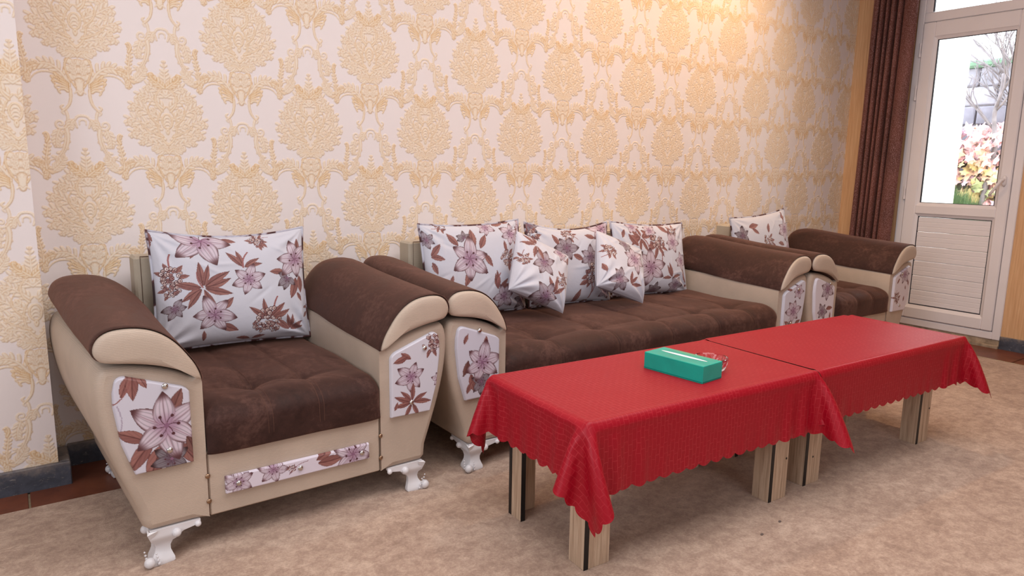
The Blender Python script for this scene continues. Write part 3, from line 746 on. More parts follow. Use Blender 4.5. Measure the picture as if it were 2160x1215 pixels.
    bs = MB(); bs.tube([(-bw+.02, W(-.1755), .45), (-bw+.02, W(-.1755), .762), (br_-.02, W(-.1755), .762), (br_-.02, W(-.1755), .45)], .0016, 6); bs.build('seam', M['seam'], root)
    # ---- seat cushion with tufts and creases
    nx = max(int(wi*2/.008), 60); path = []
    yb = -.18; yt = yf+.075
    for t in np.linspace(0, 1, 64): path.append((yb+(yt-yb)*t, cushion_top-.006, 0))
    R = .075
    for t in np.linspace(0, 1, 16)[1:]:
        a_ = t*PI/2; path.append((yt-.095*math.sin(a_), cushion_top-.006-.060*(1-math.cos(a_)), 0))
    for t in np.linspace(0, 1, 12)[1:]:
        path.append((yt-.095+.010*t*t, cushion_top-.066-(cushion_top-.066-.283)*t, 0))
    for t in (.35, .7, 1): path.append((yt-.085+.03*t, .283-.001*t, 0))
    path = np.array(path)[:, :2]; npth = len(path)
    T = np.gradient(path, axis=0); T /= np.linalg.norm(T, axis=1)[:, None]; N = np.stack([T[:, 1], -T[:, 0]], 1); N = -N if N[5, 1] < 0 else N
    xs = np.linspace(-wi+.002, wi-.002, nx); XX, II = np.meshgrid(xs, np.arange(npth))
    arc = np.concatenate([[0], np.cumsum(np.linalg.norm(np.diff(path, axis=0), axis=1))]); AA = arc[II]; YY = path[II, 0]
    sidee = np.clip((wi-np.abs(XX))/.05, 0, 1); disp = -.030*(1-np.sqrt(1-(1-sidee)**2*.98))
    disp = disp+.004*np.sin(XX*17+1)*np.sin(AA*13)
    tx = sorted(set(t[0] for t in tufts)); front_y = min(t[1] for t in tufts)
    arcf = np.interp(-front_y, -path[:64, 0][::1], arc[:64])
    rows = sorted(set(t[1] for t in tufts))
    for (x_, y_) in [t_ for t_ in tufts if t_[1] == front_y]:
        a_ = np.interp(-y_, -path[:64, 0], arc[:64]); d2 = (XX-x_)**2+(AA-a_)**2
        disp = disp-.013*np.exp(-d2/.0018)-.008*np.exp(-d2/.00025)
    for i, y_ in enumerate(rows[:1]):
        a_ = np.interp(-y_, -path[:64, 0], arc[:64])
        lo, hi = min(tx)-.15, max(tx)+.15
        g = smooth01((XX-lo)/.1)*smooth01((hi-XX)/.1)
        disp = disp-.0055*np.exp(-((AA-a_-.012*np.sin(XX*9))/.012)**2)*g-.0035*np.exp(-((AA-a_)/.06)**2)*g
    for x_ in tx:
        g = smooth01((arc[-1]-.06-AA)/.1)
        disp = disp-.004*np.exp(-((XX-x_-.02*(AA-arcf))/.010)**2)*g-.003*np.exp(-((XX-x_)/.04)**2)
    disp = disp
    rs = np.random.RandomState(int(cx*10)); 
    for _ in range(26):
        x_, a_, th = rs.uniform(-wi, wi), rs.uniform(.2, arc[-8]), rs.uniform(0, PI); dx, da = XX-x_, AA-a_
        l_ = dx*math.cos(th)+da*math.sin(th); m_ = -dx*math.sin(th)+da*math.cos(th)
        disp = disp-.0022*np.exp(-(m_/.006)**2-(l_/.05)**2)
    disp = disp*(1-.85*smooth01((AA-arc[-1]+.09)/.07))
    V = np.stack([XX, W(YY+N[II, 0]*disp), path[II, 1]+N[II, 1]*disp], -1)
    cush = mesh('seat_cushion', V, gfaces(npth, nx), M['suede'], root)
    # twin stitch lines run from each tuft to the front edge
    for x_ in tx:
        for off in (-.007, .007):
            for seg in ((arcf+.01, arc[-8]), (arcf-.20, arcf-.01)):
                ar = np.linspace(seg[0], seg[1], 40); pts = []
                for a_ in ar:
                    xo = x_+off+.03*(a_-arcf) if seg[0] >= arcf else x_+off*1.0-.02*(arcf-a_)
                    j = (xo-xs[0])/(xs[1]-xs[0]); i = np.interp(a_, arc, np.arange(npth))
                    j0 = int(np.clip(j, 0, nx-2)); i0 = int(np.clip(i, 0, npth-2)); fj, fi = j-j0, i-i0
                    pt = (V[i0, j0]*(1-fi)*(1-fj)+V[i0+1, j0]*fi*(1-fj)+V[i0, j0+1]*(1-fi)*fj+V[i0+1, j0+1]*fi*fj); pts.append(pt)
                MB().tube(pts, .0007, 5).build('stitch_line', M['stitch'], cush, smooth=True)
    for s in (-1, 1):
        xc = s*(wi+.150*ks); foot(root, xc, W(yf+.004), -s, 1); foot(root, xc, W(-.16), -s, -1)
    return root

PBG = (224, 222, 234)
def mirror(items):
    out = []
    for it in items:
        it = list(it); it[1] = -it[1]; out.append(tuple(it))
    return out
# armchair 1 : local x = world-0.413
pL = [('leaf', -.443, .545, .06, -1.9), ('leaf', -.432, .552, .075, -1.75), ('leaf', -.425, .55, .05, -1.1), ('stroke', -.44, .53, -.487, .47, .0016, (150, 96, 92)), ('stroke', -.474, .47, -.478, .38, .0016, (176, 166, 186)),
      ('leaf', -.352, .418, .08, 1.15, .9), ('leaf', -.41, .36, .085, 2.55), ('leaf', -.395, .36, .10, 3.85), ('leaf', -.375, .345, .11, 4.25), ('leaf', -.34, .34, .085, 5.5, .95),
      ('lily', -.355, .300, .055, .4, 6, (), .62), ('lily', -.362, .395, .098, .55), ('leaf', -.315, .355, .06, 5.2, .8)]
pR = [('berries', .447, .505, .034, -.6), ('leaf', .372, .465, .045, 2.6), ('leaf', .36, .475, .055, .4+PI), ('lily', .372, .405, .058, .3), ('spray', .375, .318, .062, (2.8, 3.3, .0, .5, 1.5, 2.2, 4.2, 5.1)), ('lily', .475, .38, .03, 2.9), ('leaf', .31, .30, .03, 1)]
st1 = [('lily', -.185, .185, .045, .5), ('lily', -.085, .198, .045, 3.9, 6, ()), ('berries', -.03, .185, .012, 1.6, False, 4), ('leaf', .045, .195, .07, .35), ('leaf', .05, .185, .085, -.15), ('lily', .165, .186, .075, 2.7), ('stroke', -.04, .17, .02, .2, .001, (150, 110, 120))]
c1 = build_seat('armchair', .413, .265, .255, -.88, 'brown suede and cream armchair nearest the camera, left of the sofa', 'armchair', 'armchairs of the sofa set', [(-.095, -.735), (.060, -.735), (-.095, -.47), (.060, -.47)],
                [(pL, [(-.360-.0, .525-.022), (-.3585, .325)], (210, 208, 222)), (pR, [(.422, .495), (.372, .318)], (214, 212, 224))], (-.220, .222, st1, (-.185, -.005, .195)), 620, flare=(.17, .0), rz=math.radians(1.3))
# sofa : local x = world-2.022
qL = [('leaf', -.995, .42, .06, 4.5, .8), ('leaf', -.985, .37, .07, 4.9), ('lily', -.94, .335, .05, .6, 6, (), .7), ('leaf', -.925, .44, .06, 1.5), ('lily', -.937, .405, .080, .35), ('leaf', -1.012, .48, .04, 1.3), ('leaf', -1.0, .30, .05, 1.2)]
qR = [('lily', .98, .49, .045, .9), ('leaf', .925, .50, .04, 3), ('lily', .945, .39, .068, 1.2), ('leaf', .925, .31, .06, 2.5), ('leaf', .965, .32, .05, .5), ('berries', .91, .32, .02, 1.5)]
st2 = []
rs_ = np.random.RandomState(4)
for i, xx in enumerate(np.linspace(-.62, .62, 9)): st2.append(('lily' if i % 2 else 'leaf', xx, .185, .05, rs_.uniform(0, 6)))
tf = [-.575, -.27, .05, .36, .62]
c2 = build_seat('sofa', 2.022, .8275, .2525, -.85, 'three-seat brown suede sofa with cream arms behind the red tables', 'sofa', None, [(a, -.72) for a in tf]+[(a, -.47) for a in tf],
                [(qL, [(-.950, .522), (-.905, .330)], (208, 206, 220)), (qR, [(.975, .50), (.93, .33)], (212, 210, 222))], (-.70, .70, st2, (-.6, -.2, .2, .6)), 420, flare=(.0, .0))
# armchair 2 : local x = world-3.6625
tL = [('lily', -.395, .475, .070, .5, 6, (), .92), ('lily', -.43, .36, .05, 2.1, 6, (), .8), ('leaf', -.395, .37, .06, .2), ('leaf', -.41, .33, .06, 4.5), ('leaf', -.355, .31, .04, 1.4)]
tR = [('lily', .43, .495, .062, .3, 6, (), .95), ('leaf', .35, .445, .04, .9), ('leaf', .47, .46, .04, -1.0), ('berries', .36, .355, .032, 1.6), ('leaf', .44, .33, .035, 1.3), ('leaf', .455, .40, .03, 1.8)]
c3 = build_seat('armchair', 3.6625, .285, .2675, -.85, 'brown suede and cream armchair in the corner by the curtain and white door', 'armchair', 'armchairs of the sofa set', [(-.08, -.72), (.08, -.72), (-.08, -.47), (.08, -.47)],
                [(tL, [(-.372, .505), (-.38, .315)], (220, 214, 224)), (tR, [(.395, .50), (.40, .31)], (222, 214, 222))], (-.24, .24, [(k, x_+.0, z_, r_, a_) for k, x_, z_, r_, a_ in (('lily', -.1, .185, .05, 1), ('leaf', .05, .185, .06, .3), ('lily', .15, .185, .05, 2))], (-.2, 0, .2)), 320, flare=(.0, .08))

# ------------------------------------------------------------------ pillows
def pillow(label, group, c, w_, h_, th, lean, tilt, items, n, seed, pipe=True, turn=0.0, sag=.03, topdark=True, bgc=(208, 209, 222), slump=0.0, pinch=.07):
    """c = centre of the bottom edge; lean back angle; tilt = roll in its own plane"""
    nu, nv = int(w_*n), int(h_*n); a = np.linspace(-1, 1, nu)[None, :]; b = np.linspace(-1, 1, nv)[:, None]
    rs = np.random.RandomState(seed)
    def sheet(a, b, side, wr=True):
        a = a+0*b; b = b+0*a
        x = a*w_/2*(1-pinch*(1-b*b)*np.abs(a)**2*.6); y = b*h_/2*(1-(pinch+sag/h_*(b > 0))*(1-a*a)*np.abs(b)**2*.6)
        x = x*(1+.05*np.clip(-b, 0, 1)**2*slump)
        e = np.clip((1-np.abs(a)**2.6)*(1-np.abs(b)**2.6), 0, 1)
        z = side*th/2*e**.48*(1-.22*b)
        if wr:
            rd = 1-np.abs(a)*np.abs(b)
            f = np.zeros_like(z)
            for (ca, cb) in ((-1, -1), (1, -1), (-1, 1), (1, 1)):
                ang = np.arctan2((b-cb)*h_, (a-ca)*w_); dist = np.hypot((b-cb)*h_, (a-ca)*w_)/2
                f += np.sin(ang*13+seed+ca*2+cb)*np.exp(-((dist-.08)/.06)**2)*.0035*(1.5 if cb < 0 else .7)
            for _ in range(12):
                q0, q1, thh = rs.uniform(-.9, .9), rs.uniform(-.9, .9), rs.uniform(0, PI)
                dx, dy = (a-q0)*w_/2, (b-q1)*h_/2; l_ = dx*math.cos(thh)+dy*math.sin(thh); m_ = -dx*math.sin(thh)+dy*math.cos(thh)
                f += .0022*np.exp(-(m_/.008)**2-(l_/.045)**2)*rs.choice([-1, 1])
            z = z+side*f*np.clip(e*6, 0, 1)
        return x, y, z
    x, y, z = sheet(a, b, 1)
    # basis
    ex = Vector((math.cos(tilt), 0, math.sin(tilt))); ey = Vector((-math.sin(tilt), 0, math.cos(tilt)))
    R = Matrix.Rotation(turn, 3, 'Z')@Matrix.Rotation(-lean, 3, 'X')
    ex, ey = R@ex, R@ey; ez = ex.cross(ey)    # ez points toward -y (front)
    B = np.array([ex, ey, ez])
    def pos(x, y, z): return np.stack([x, y+h_/2, z], -1)@B
    root = empty('cushion', c, 0, label, 'cushion', group)
    p = Paint((a*w_/2+0*b), (b*h_/2+0*a), bgc, seed); runp(p, items)
    mesh('cover', pos(x, y, z), gfaces(nv, nu), M['print'], root, vc=p.out())
    k = max(3, nu//40); ab = np.linspace(-1, 1, 40)[None, :]; bb = np.linspace(-1, 1, 34)[:, None]
    x2, y2, z2 = sheet(ab, bb, -1, False)
    mesh('back_cover', pos(x2, y2, z2), gfaces(34, 40), M['print_back'], root)
    if pipe:
        t = np.linspace(-1, 1, 50); o = np.ones(50)
        aa = np.concatenate([t[:-1], o[:-1], -t[:-1], -o[:-1]]); bb_ = np.concatenate([-o[:-1], t[:-1], o[:-1], -t[:-1]])
        xx, yy, zz = sheet(aa, bb_, 1, False); pp = pos(xx*1.006, yy*1.008, 0*zz); pp = np.concatenate([pp, pp[:1]])
        m = MB(); m.tube(pp, .0048, 8, caps=False)
        pt = m.build('piping', M['pipe_print'], root, smooth=True)
    return root
M['print_back'] = plain('pale_cotton_back', (214, 214, 226), .7, .2, var=.03)
def mat_pipe():
    t = NT('patterned_piping', .65, .3); co = t.coord(); n = t.noise(co, 14, 3, .6)
    t.color(t.ramp(n, [(.40, L4(198, 200, 214)), (.50, L4(176, 172, 186)), (.54, L4(92, 56, 56)), (.66, L4(56, 40, 44))])); return t.m
M['pipe_print'] = mat_pipe()
def conv(items, x0, x1, y0, y1, w_, h_):
    """positions read off in a picture crop -> cushion metres"""
    out = []; k = w_/(x1-x0); cx_, cy_ = (x0+x1)/2, (y0+y1)/2; kv = h_/(y1-y0)
    for it in items:
        it = list(it); nm = it[0]
        if nm == 'stroke': it[1:5] = [(it[1]-cx_)*k, (cy_-it[2])*kv, (it[3]-cx_)*k, (cy_-it[4])*kv]; it[5] *= k
        else: it[1] = (it[1]-cx_)*k; it[2] = (cy_-it[2])*kv; it[3] *= k
        out.append(tuple(it))
    return out
D = math.radians
P1 = conv([('leaf', 20, 60, 130, D(-60)), ('leaf', 40, 130, 110, D(-75)), ('leaf', 630, 130, 150, D(-5)), ('leaf', 440, 150, 200, D(-105)), ('lily', 470, 145, 270, D(-8), 6, (1, 2)), ('berries', 960, 165, 75, D(20), True, 5), ('leaf', 985, 200, 80, D(-90)), ('leaf', 1000, 190, 80, D(-35)),
    ('spray', 810, 440, 190, (D(100), D(125), D(20), D(38))), ('stroke', 810, 440, 865, 285, 7, (156, 100, 100)), ('lily', 850, 550, 165, D(75)), ('leaf', 1350, 330, 150, D(75)), ('leaf', 1320, 700, 100, D(-60)), ('leaf', 1200, 500, 150, D(170)), ('leaf', 1320, 560, 210, D(-105)), ('leaf', 1360, 540, 170, D(-85)),
    ('lily', 1225, 560, 120, D(-100), 6, (2, 3), .72), ('lily', 1325, 385, 205, D(100)), ('stroke', 195, 430, 200, 285, 8, (156, 100, 100)), ('berries', 195, 500, 105, D(80), False), ('berries', 185, 590, 85, D(-90), False, 2), ('lily', 200, 770, 110, D(10), 6, (2,), .8),
    ('stroke', 450, 600, 410, 450, 7, (156, 100, 100)), ('spray', 450, 600, 235, (D(8), D(-20), D(175), D(205), D(225), D(35), D(-70), D(95), D(70), D(165))), ('leaf', 590, 800, 150, D(35)), ('leaf', 560, 930, 190, D(-30)), ('lily', 530, 845, 190, D(55)),
    ('stroke', 1070, 900, 1105, 720, 8, (156, 100, 100)), ('spray', 1000, 930, 220, (D(140), D(105), D(40), D(10))), ('berries', 1010, 920, 120, D(90), False, 1), ('berries', 930, 990, 80, D(90), False, 0), ('berries', 1060, 1000, 70, D(90), False, 0), ('spray', 1215, 1050, 150, (D(95), D(35), D(70), D(150), D(15), D(130))),
    ('leaf', 1370, 940, 80, D(40)), ('leaf', 1380, 850, 70, D(10)), ('leaf', 430, 1080, 100, D(80)), ('spray', 850, 1110, 120, (D(20), D(160)))], 60, 1430, 60, 1150, .53, .43)
S1 = conv([('leaf', 330, 240, 110, D(130)), ('leaf', 430, 270, 140, D(85)), ('leaf', 480, 270, 110, D(60)), ('leaf', 500, 310, 100, D(-50)), ('lily', 380, 185, 60, D(90), 6, (3, 4), .7), ('leaf', 390, 400, 120, D(-105)), ('lily', 395, 335, 150, D(20)), ('leaf', 760, 200, 120, D(-55)), ('leaf', 770, 180, 60, D(40)), ('lily', 740, 180, 90, D(15)),
    ('berries', 680, 350, 55, D(10)), ('leaf', 680, 300, 70, D(95)), ('leaf', 690, 380, 60, D(-90)), ('spray', 580, 570, 120, (D(105), D(35), D(20), D(80))), ('stroke', 580, 560, 610, 450, 4, (156, 100, 100)), ('lily', 625, 620, 90, D(60)), ('lily', 555, 110, 75, D(-90), 6, (3,)), ('leaf', 610, 95, 90, D(10)), ('leaf', 700, 90, 90, D(20)),
    ('leaf', 140, 300, 100, D(40)), ('leaf', 140, 305, 90, D(-5)), ('leaf', 145, 340, 80, D(-70)), ('berries', 240, 85, 40, D(200)), ('lily', 130, 190, 60, D(40), 6, (), .8), ('lily', 790, 650, 80, D(120), 6, (), .7), ('lily', 840, 130, 60, D(0)), ('berries', 440, 640, 40, D(90)), ('leaf', 250, 500, 60, D(80))], 100, 845, 70, 740, .53, .43)
S2 = conv([('berries', 1105, 180, 45, D(-30)), ('leaf', 1110, 200, 60, D(-80)), ('lily', 1370, 150, 110, D(-20)), ('leaf', 1300, 220, 80, D(160)), ('leaf', 1320, 250, 120, D(-80)), ('leaf', 1030, 270, 80, D(110)), ('leaf', 1120, 340, 80, D(-20)), ('lily', 1080, 290, 85, D(50), 6, (), .8), ('lily', 1245, 360, 75, D(80), 6, (), .85), ('berries', 1250, 480, 62, D(-90)), ('leaf', 1215, 520, 70, D(-150)), ('leaf', 1270, 520, 80, D(-50)),
    ('stroke', 1235, 520, 1232, 655, 4, (150, 100, 100)), ('lily', 870, 120, 60, D(0), 6, (), .7), ('berries', 860, 210, 50, D(90)), ('leaf', 1130, 700, 100, D(80)), ('lily', 930, 620, 80, D(20)), ('leaf', 1180, 690, 60, D(10)), ('lily', 930, 420, 70, D(20)), ('leaf', 1380, 460, 70, D(40)), ('lily', 1360, 600, 60, 1.0)], 840, 1440, 90, 700, .53, .43)
S3 = conv([('stroke', 1640, 240, 1680, 320, 4, (150, 100, 100)), ('spray', 1630, 240, 85, (D(10), D(170), D(150), D(-110), D(200), D(40), D(100), D(-70))), ('lily', 1580, 150, 60, D(-60)), ('leaf', 1640, 180, 70, D(-30)), ('lily', 1710, 180, 60, D(-30)), ('stroke', 1765, 300, 1775, 410, 4, (150, 100, 100)), ('spray', 1755, 290, 95, (D(-60), D(-110), D(-20), D(200))), ('berries', 1755, 260, 60, D(-80), False, 1), ('leaf', 1800, 130, 90, D(-50)), ('leaf', 1820, 130, 60, D(10)),
    ('berries', 1905, 195, 40, D(100)), ('lily', 1890, 275, 70, D(-60)), ('lily', 1960, 410, 65, D(40)), ('leaf', 1975, 470, 90, D(-80)), ('lily', 1680, 450, 125, D(20)), ('leaf', 1600, 300, 100, D(130)), ('lily', 1560, 380, 70, D(200), 6, (), .75), ('spray', 1860, 530, 90, (D(120), D(170), D(20), D(95))), ('lily', 1895, 585, 65, D(60), 6, (), .85), ('lily', 1720, 620, 60, D(20), 6, (), .7), ('lily', 1500, 500, 60, 1.0), ('leaf', 1490, 240, 60, 1.0), ('leaf', 1985, 600, 40, D(20))], 1440, 2040, 100, 665, .53, .43)
Q1 = [('lily', -.02, .02, .07, .3, 6, (), .85), ('spray', -.06, .10, .07, (D(150), D(190), D(250), D(110), D(300))), ('berries', -.12, -.0, .03, 1.6), ('berries', .09, -.03, .035, .8), ('spray', .05, -.11, .08, (D(120), D(80), D(40))), ('lily', .02, -.13, .07, 1.2, 6, (), .85), ('leaf', .12, .08, .06, 1), ('lily', .08, .12, .05, .3)]
Q2 = [('berries', -.10, .04, .035, 3.9), ('lily', .05, .04, .08, .8), ('leaf', .0, .09, .08, 2.2), ('lily', .0, .11, .05, 2.4, 6, (), .75), ('lily', -.05, -.10, .06, 1.3, 6, (), .85), ('spray', .02, -.11, .07, (D(90), D(60), D(20))), ('leaf', .11, -.05, .05, .4), ('leaf', -.12, -.08, .05, 2)]
C2I = conv([('lily', 640, 190, 55, D(90), 6, (), .7), ('leaf', 700, 150, 80, D(10)), ('leaf', 720, 160, 60, D(-30)), ('berries', 835, 240, 38, D(-40)), ('leaf', 850, 200, 60, D(80)), ('leaf', 870, 260, 60, D(-60)), ('lily', 1020, 200, 75, D(80)), ('leaf', 1025, 150, 60, D(80)), ('leaf', 980, 285, 60, D(150)), ('lily', 1040, 310, 60, D(-60)), ('spray', 800, 345, 60, (D(150), D(110), D(30))), ('lily', 655, 300, 50, 1, 6, (), .8), ('lily', 940, 380, 60, 1), ('berries', 700, 420, 40, 1), ('leaf', 1080, 380, 60, D(-80))], 585, 1095, 80, 470, .56, .43)
GB = 'square floral cushions with piping'
pillow('large floral cushion with dark piping on the nearest armchair', GB, (.402, -.285, .440), .535, .415, .135, D(9), D(-.8), P1, 640, 1, sag=.07)
pillow('large floral cushion at the left end of the sofa, fullest and tallest', GB, (1.440, -.285, .434), .52, .415, .13, D(9), D(.6), S1, 430, 2)
pillow('large floral cushion with sagging top in the middle of the sofa', GB, (1.985, -.283, .430), .52, .40, .12, D(9), D(-1.5), S2, 400, 3, sag=.10)
pillow('large floral cushion at the right end of the sofa, beside the sofa arm', GB, (2.535, -.290, .428), .53, .385, .13, D(10), D(-2.5), S3, 380, 4, slump=1.2, turn=D(-1))
pillow('large floral cushion on the armchair by the curtain', GB, (3.545, -.290, .424), .545, .415, .13, D(9), D(4.5), C2I, 300, 5)
GS = 'small floral scatter cushions'
pillow('small floral scatter cushion on its corner between the left and middle sofa cushions', GS, (1.612, -.485, .508), .30, .30, .12, D(27), D(-28), Q1, 440, 6, pipe=False, turn=D(4), sag=0, pinch=.04)
pillow('small floral scatter cushion on its corner between the middle and right sofa cushions', GS, (2.118, -.485, .492), .30, .30, .12, D(27), D(-23), Q2, 440, 7, pipe=False, turn=D(4), sag=0, pinch=.04)

# ------------------------------------------------------------------ tables
TH = .440
def l_leg(parent, x, y, sx, sy, holes):
    # two laminated boards meeting in an L, black edge banding on the exposed edges
    root = empty('leg', (0, 0, 0)); root.parent = parent
    t = .016; w1, w2 = .074, .068
    a = MB().box(x, x+sx*t, y, y+sy*w2, 0, TH-.02, .0008); a = a.build('side_board', M['oak'], root)
    b = MB().box(x+sx*t, x+sx*(t+w1), y, y+sy*t, 0, TH-.02, .0008); b.build('front_board', M['oak'], root)
    c = MB().box(x-sx*.0005, x+sx*(t-.001), y-sy*.0012, y+sy*.0002, 0, TH-.02); c.build('black_edge', M['black'], root)
    if holes:
        for hx_, hz_ in ((.03, .10), (.055, .33)): MB().tube([(x+sx*(t+hx_), y-sy*.0006, hz_), (x+sx*(t+hx_), y+sy*.004, hz_)], .0038, 10).build('screw_hole', M['black'], root)
    return root
def table(x, y, rz, W_, D_, lx0, lx1, ly0, ly1, label):
    root = empty('coffee_table', (x, y, 0), rz, label, 'table', 'coffee tables under red cloths')
    MB().box(.004, W_-.004, .004, D_-.004, TH-.02, TH-.003, .002).build('tabletop', M['oak'], root)
    l_leg(root, lx0, ly0, 1, 1, True)
    # rear left: rear board first, side board edge faces the front
    r = empty('leg', (0, 0, 0)); r.parent = root
    MB().box(lx0, lx0+.016, ly1-.070, ly1-.016, 0, TH-.02, .0008).build('side_board', M['oak'], r); MB().box(lx0+.001, lx0+.090, ly1-.016, ly1, 0, TH-.02, .0008).build('rear_board', M['oak'], r)
    MB().box(lx0, lx0+.0155, ly1-.0712, ly1-.0698, 0, TH-.02).box(lx0-.0004, lx0+.0012, ly1-.0155, ly1-.0005, 0, TH-.02).build('black_edge', M['black'], r)
    # right pair : side board then front board with the banded edge on the inner end
    for yy, s in ((ly0, 1), (ly1, -1)):
        r = empty('leg', (0, 0, 0)); r.parent = root
        MB().box(lx1-.074, lx1, yy, yy+s*.016, 0, TH-.02, .0008).build('front_board', M['oak'], r)
        MB().box(lx1-.090, lx1-.074, yy, yy+s*.066, 0, TH-.02, .0008).build('side_board', M['oak'], r)
        MB().box(lx1-.0895, lx1-.0745, yy-s*.0012, yy+s*.0002, 0, TH-.02).build('black_edge', M['black'], r)
        if s > 0: MB().tube([(lx1-.010, yy-.0006, .14), (lx1-.010, yy+.004, .14)], .004, 10).build('screw_hole', M['black'], r)
    return root
T1 = dict(x=.915, y=-1.610, rz=D(-3.0), W=.968, D=.50)
T2 = dict(x=1.8875, y=-1.662, rz=D(-2.6), W=.968, D=.50)
table(T1['x'], T1['y'], T1['rz'], T1['W'], T1['D'], .047, .913, .050, .435, 'low pale wood table with black-edged legs, nearest, under the tissue box')
table(T2['x'], T2['y'], T2['rz'], T2['W'], T2['D'], .062, .895, .070, .435, 'low pale wood table with black-edged legs, farther, closer to the door')

def drape(W_, D_, ml, mr, mf, mb_, obstacles, winds, steps=260, h=.0185, seed=0):
    """cloth on a box top [0,W]x[0,D] at z=TH; margins left,right,front,back. Position based dynamics."""
    nx = int(round((W_+ml+mr)/h))+1; ny = int(round((D_+mf+mb_)/h))+1
    gx = np.linspace(-ml, W_+mr, nx); gy = np.linspace(-mf, D_+mb_, ny); hx, hy = gx[1]-gx[0], gy[1]-gy[0]
    X, Y = np.meshgrid(gx, gy); P = np.stack([X, Y, np.full_like(X, TH+.003)], -1); rs = np.random.RandomState(seed)
    P[..., 2] += rs.uniform(0, .0004, X.shape)
    # start folded: straight side drops, closed diagonal flaps at the corners
    ax_, ay_ = np.where(X < 0, -X, (X-W_).clip(0)), np.where(Y < 0, -Y, (Y-D_).clip(0)); sx_ = np.where(X < W_/2, -1, 1); sy_ = np.where(Y < D_/2, -1, 1)
    P[..., 0] = np.clip(X, -.006, W_+.006); P[..., 1] = np.clip(Y, -.006, D_+.006); P[..., 2] -= np.maximum(ax_, ay_)
    cr = (ax_ > 0) & (ay_ > 0); rho = np.hypot(ax_, ay_); ph = np.arctan2(ay_, ax_); hf = np.minimum(ph, PI/2-ph)
    out_ = rho*np.sin(hf); P[..., 2] = np.where(cr, TH+.003-rho*np.cos(hf), P[..., 2])
    P[..., 0] = np.where(cr, P[..., 0]+sx_*out_*.70, P[..., 0]); P[..., 1] = np.where(cr, P[..., 1]+sy_*out_*.70, P[..., 1])
    Q = P.copy(); dt = 1/90.
    cons = []
    def add(dj, di, rest, k, step=2):
        a0 = abs(di)
        for sj in range(step if dj else 1):
            for si in range(step if (di and not dj) else 1): cons.append((dj, di, rest, k, sj, si))
    def batches():
        out = []
        for (dj, di, k) in ((0, 1, 1.), (1, 0, 1.), (1, 1, .35), (1, -1, .35), (0, 2, .10), (2, 0, .10)):
            rest = math.hypot(di*hx, dj*hy); m = max(abs(di), abs(dj))*2
            J, I = np.meshgrid(np.arange(ny), np.arange(nx), indexing='ij')
            ok = (J+dj < ny) & (I+di < nx) & (I+di >= 0)
            key = ((J//max(dj, 1)) % 2 if dj else (I//max(di, 1)) % 2)
            for q in (0, 1):
                s_ = ok & (key == q); a = (J*nx+I)[s_]; b = ((J+dj)*nx+I+di)[s_]; out.append((a, b, rest, k))
        return out
    Bs = batches(); Wt = np.where((X > 0.01) & (X < W_-.01) & (Y > .01) & (Y < D_-.01), .01, 1.0).ravel(); P = P.reshape(-1, 3); Q = Q.reshape(-1, 3); fx, fy = X.ravel(), Y.ravel()
    eps = .0055; cg = .045
    clings = [((fy < 0) & (fx > cg) & (fx < W_-cg), 1, -.015, 9), ((fx < 0) & (fy > cg) & (fy < D_-cg), 0, -.015, 9), ((fx > W_) & (fy > cg) & (fy < D_-cg), 0, -9, W_+.012), ((fy > D_) & (fx > cg) & (fx < W_-cg), 1, -9, D_+.015)]
    def collide(P):
        ins = (P[:, 0] > -eps) & (P[:, 0] < W_+eps) & (P[:, 1] > -eps) & (P[:, 1] < D_+eps) & (P[:, 2] < TH+eps)
        if ins.any():
            I = np.nonzero(ins)[0]; p = P[I]
            dd = np.stack([TH+eps-p[:, 2], p[:, 0]+eps, W_+eps-p[:, 0], p[:, 1]+eps, D_+eps-p[:, 1]], 1)
            dd[:, 0] *= .6; k = dd.argmin(1)
            for kk, (ax, val) in enumerate(((2, TH+eps), (0, -eps), (0, W_+eps), (1, -eps), (1, D_+eps))):
                P[I[k == kk], ax] = val
        for (x0, x1, y0, y1) in obstacles:
            ins = (P[:, 0] > x0) & (P[:, 0] < x1) & (P[:, 1] > y0) & (P[:, 1] < y1) & (P[:, 2] < TH+.004)
            I = np.nonzero(ins)[0]
            if len(I):
                p = P[I]; dd = np.stack([(p[:, 0]-x0)*1.0, p[:, 1]-y0, TH+.004-p[:, 2]], 1); k = dd.argmin(1)
                P[I[k == 0], 0] = x0; P[I[k == 1], 1] = y0; P[I[k == 2], 2] = TH+.004
        for mk, ax, lo, hi in clings: P[mk, ax] = np.clip(P[mk, ax], lo, hi)
        return P
    for st in range(steps):
        vel = (P-Q)*.972; Q = P.copy(); top = P[:, 2] > TH+eps-.001
        vel[top] *= .1
        g = np.array([0, 0, -9.8*dt*dt]); P = P+vel+g
        for (cx_, cy_, rad, ax, ay) in winds:
            wgt = np.exp(-((fx-cx_)**2+(fy-cy_)**2)/rad**2)*dt*dt
            P[:, 0] += ax*wgt; P[:, 1] += ay*wgt
        for it in range(14):
            for a, b, rest, k in Bs:
                dlt = P[b]-P[a]; L = np.sqrt((dlt*dlt).sum(1))+1e-9; wa, wb_ = Wt[a], Wt[b]; c_ = (L-rest)/L*k/(wa+wb_)
                m_ = dlt*c_[:, None]; P[a] += m_*wa[:, None]; P[b] -= m_*wb_[:, None]
            P = collide(P)
    return P.reshape(ny, nx, 3), gx, gy
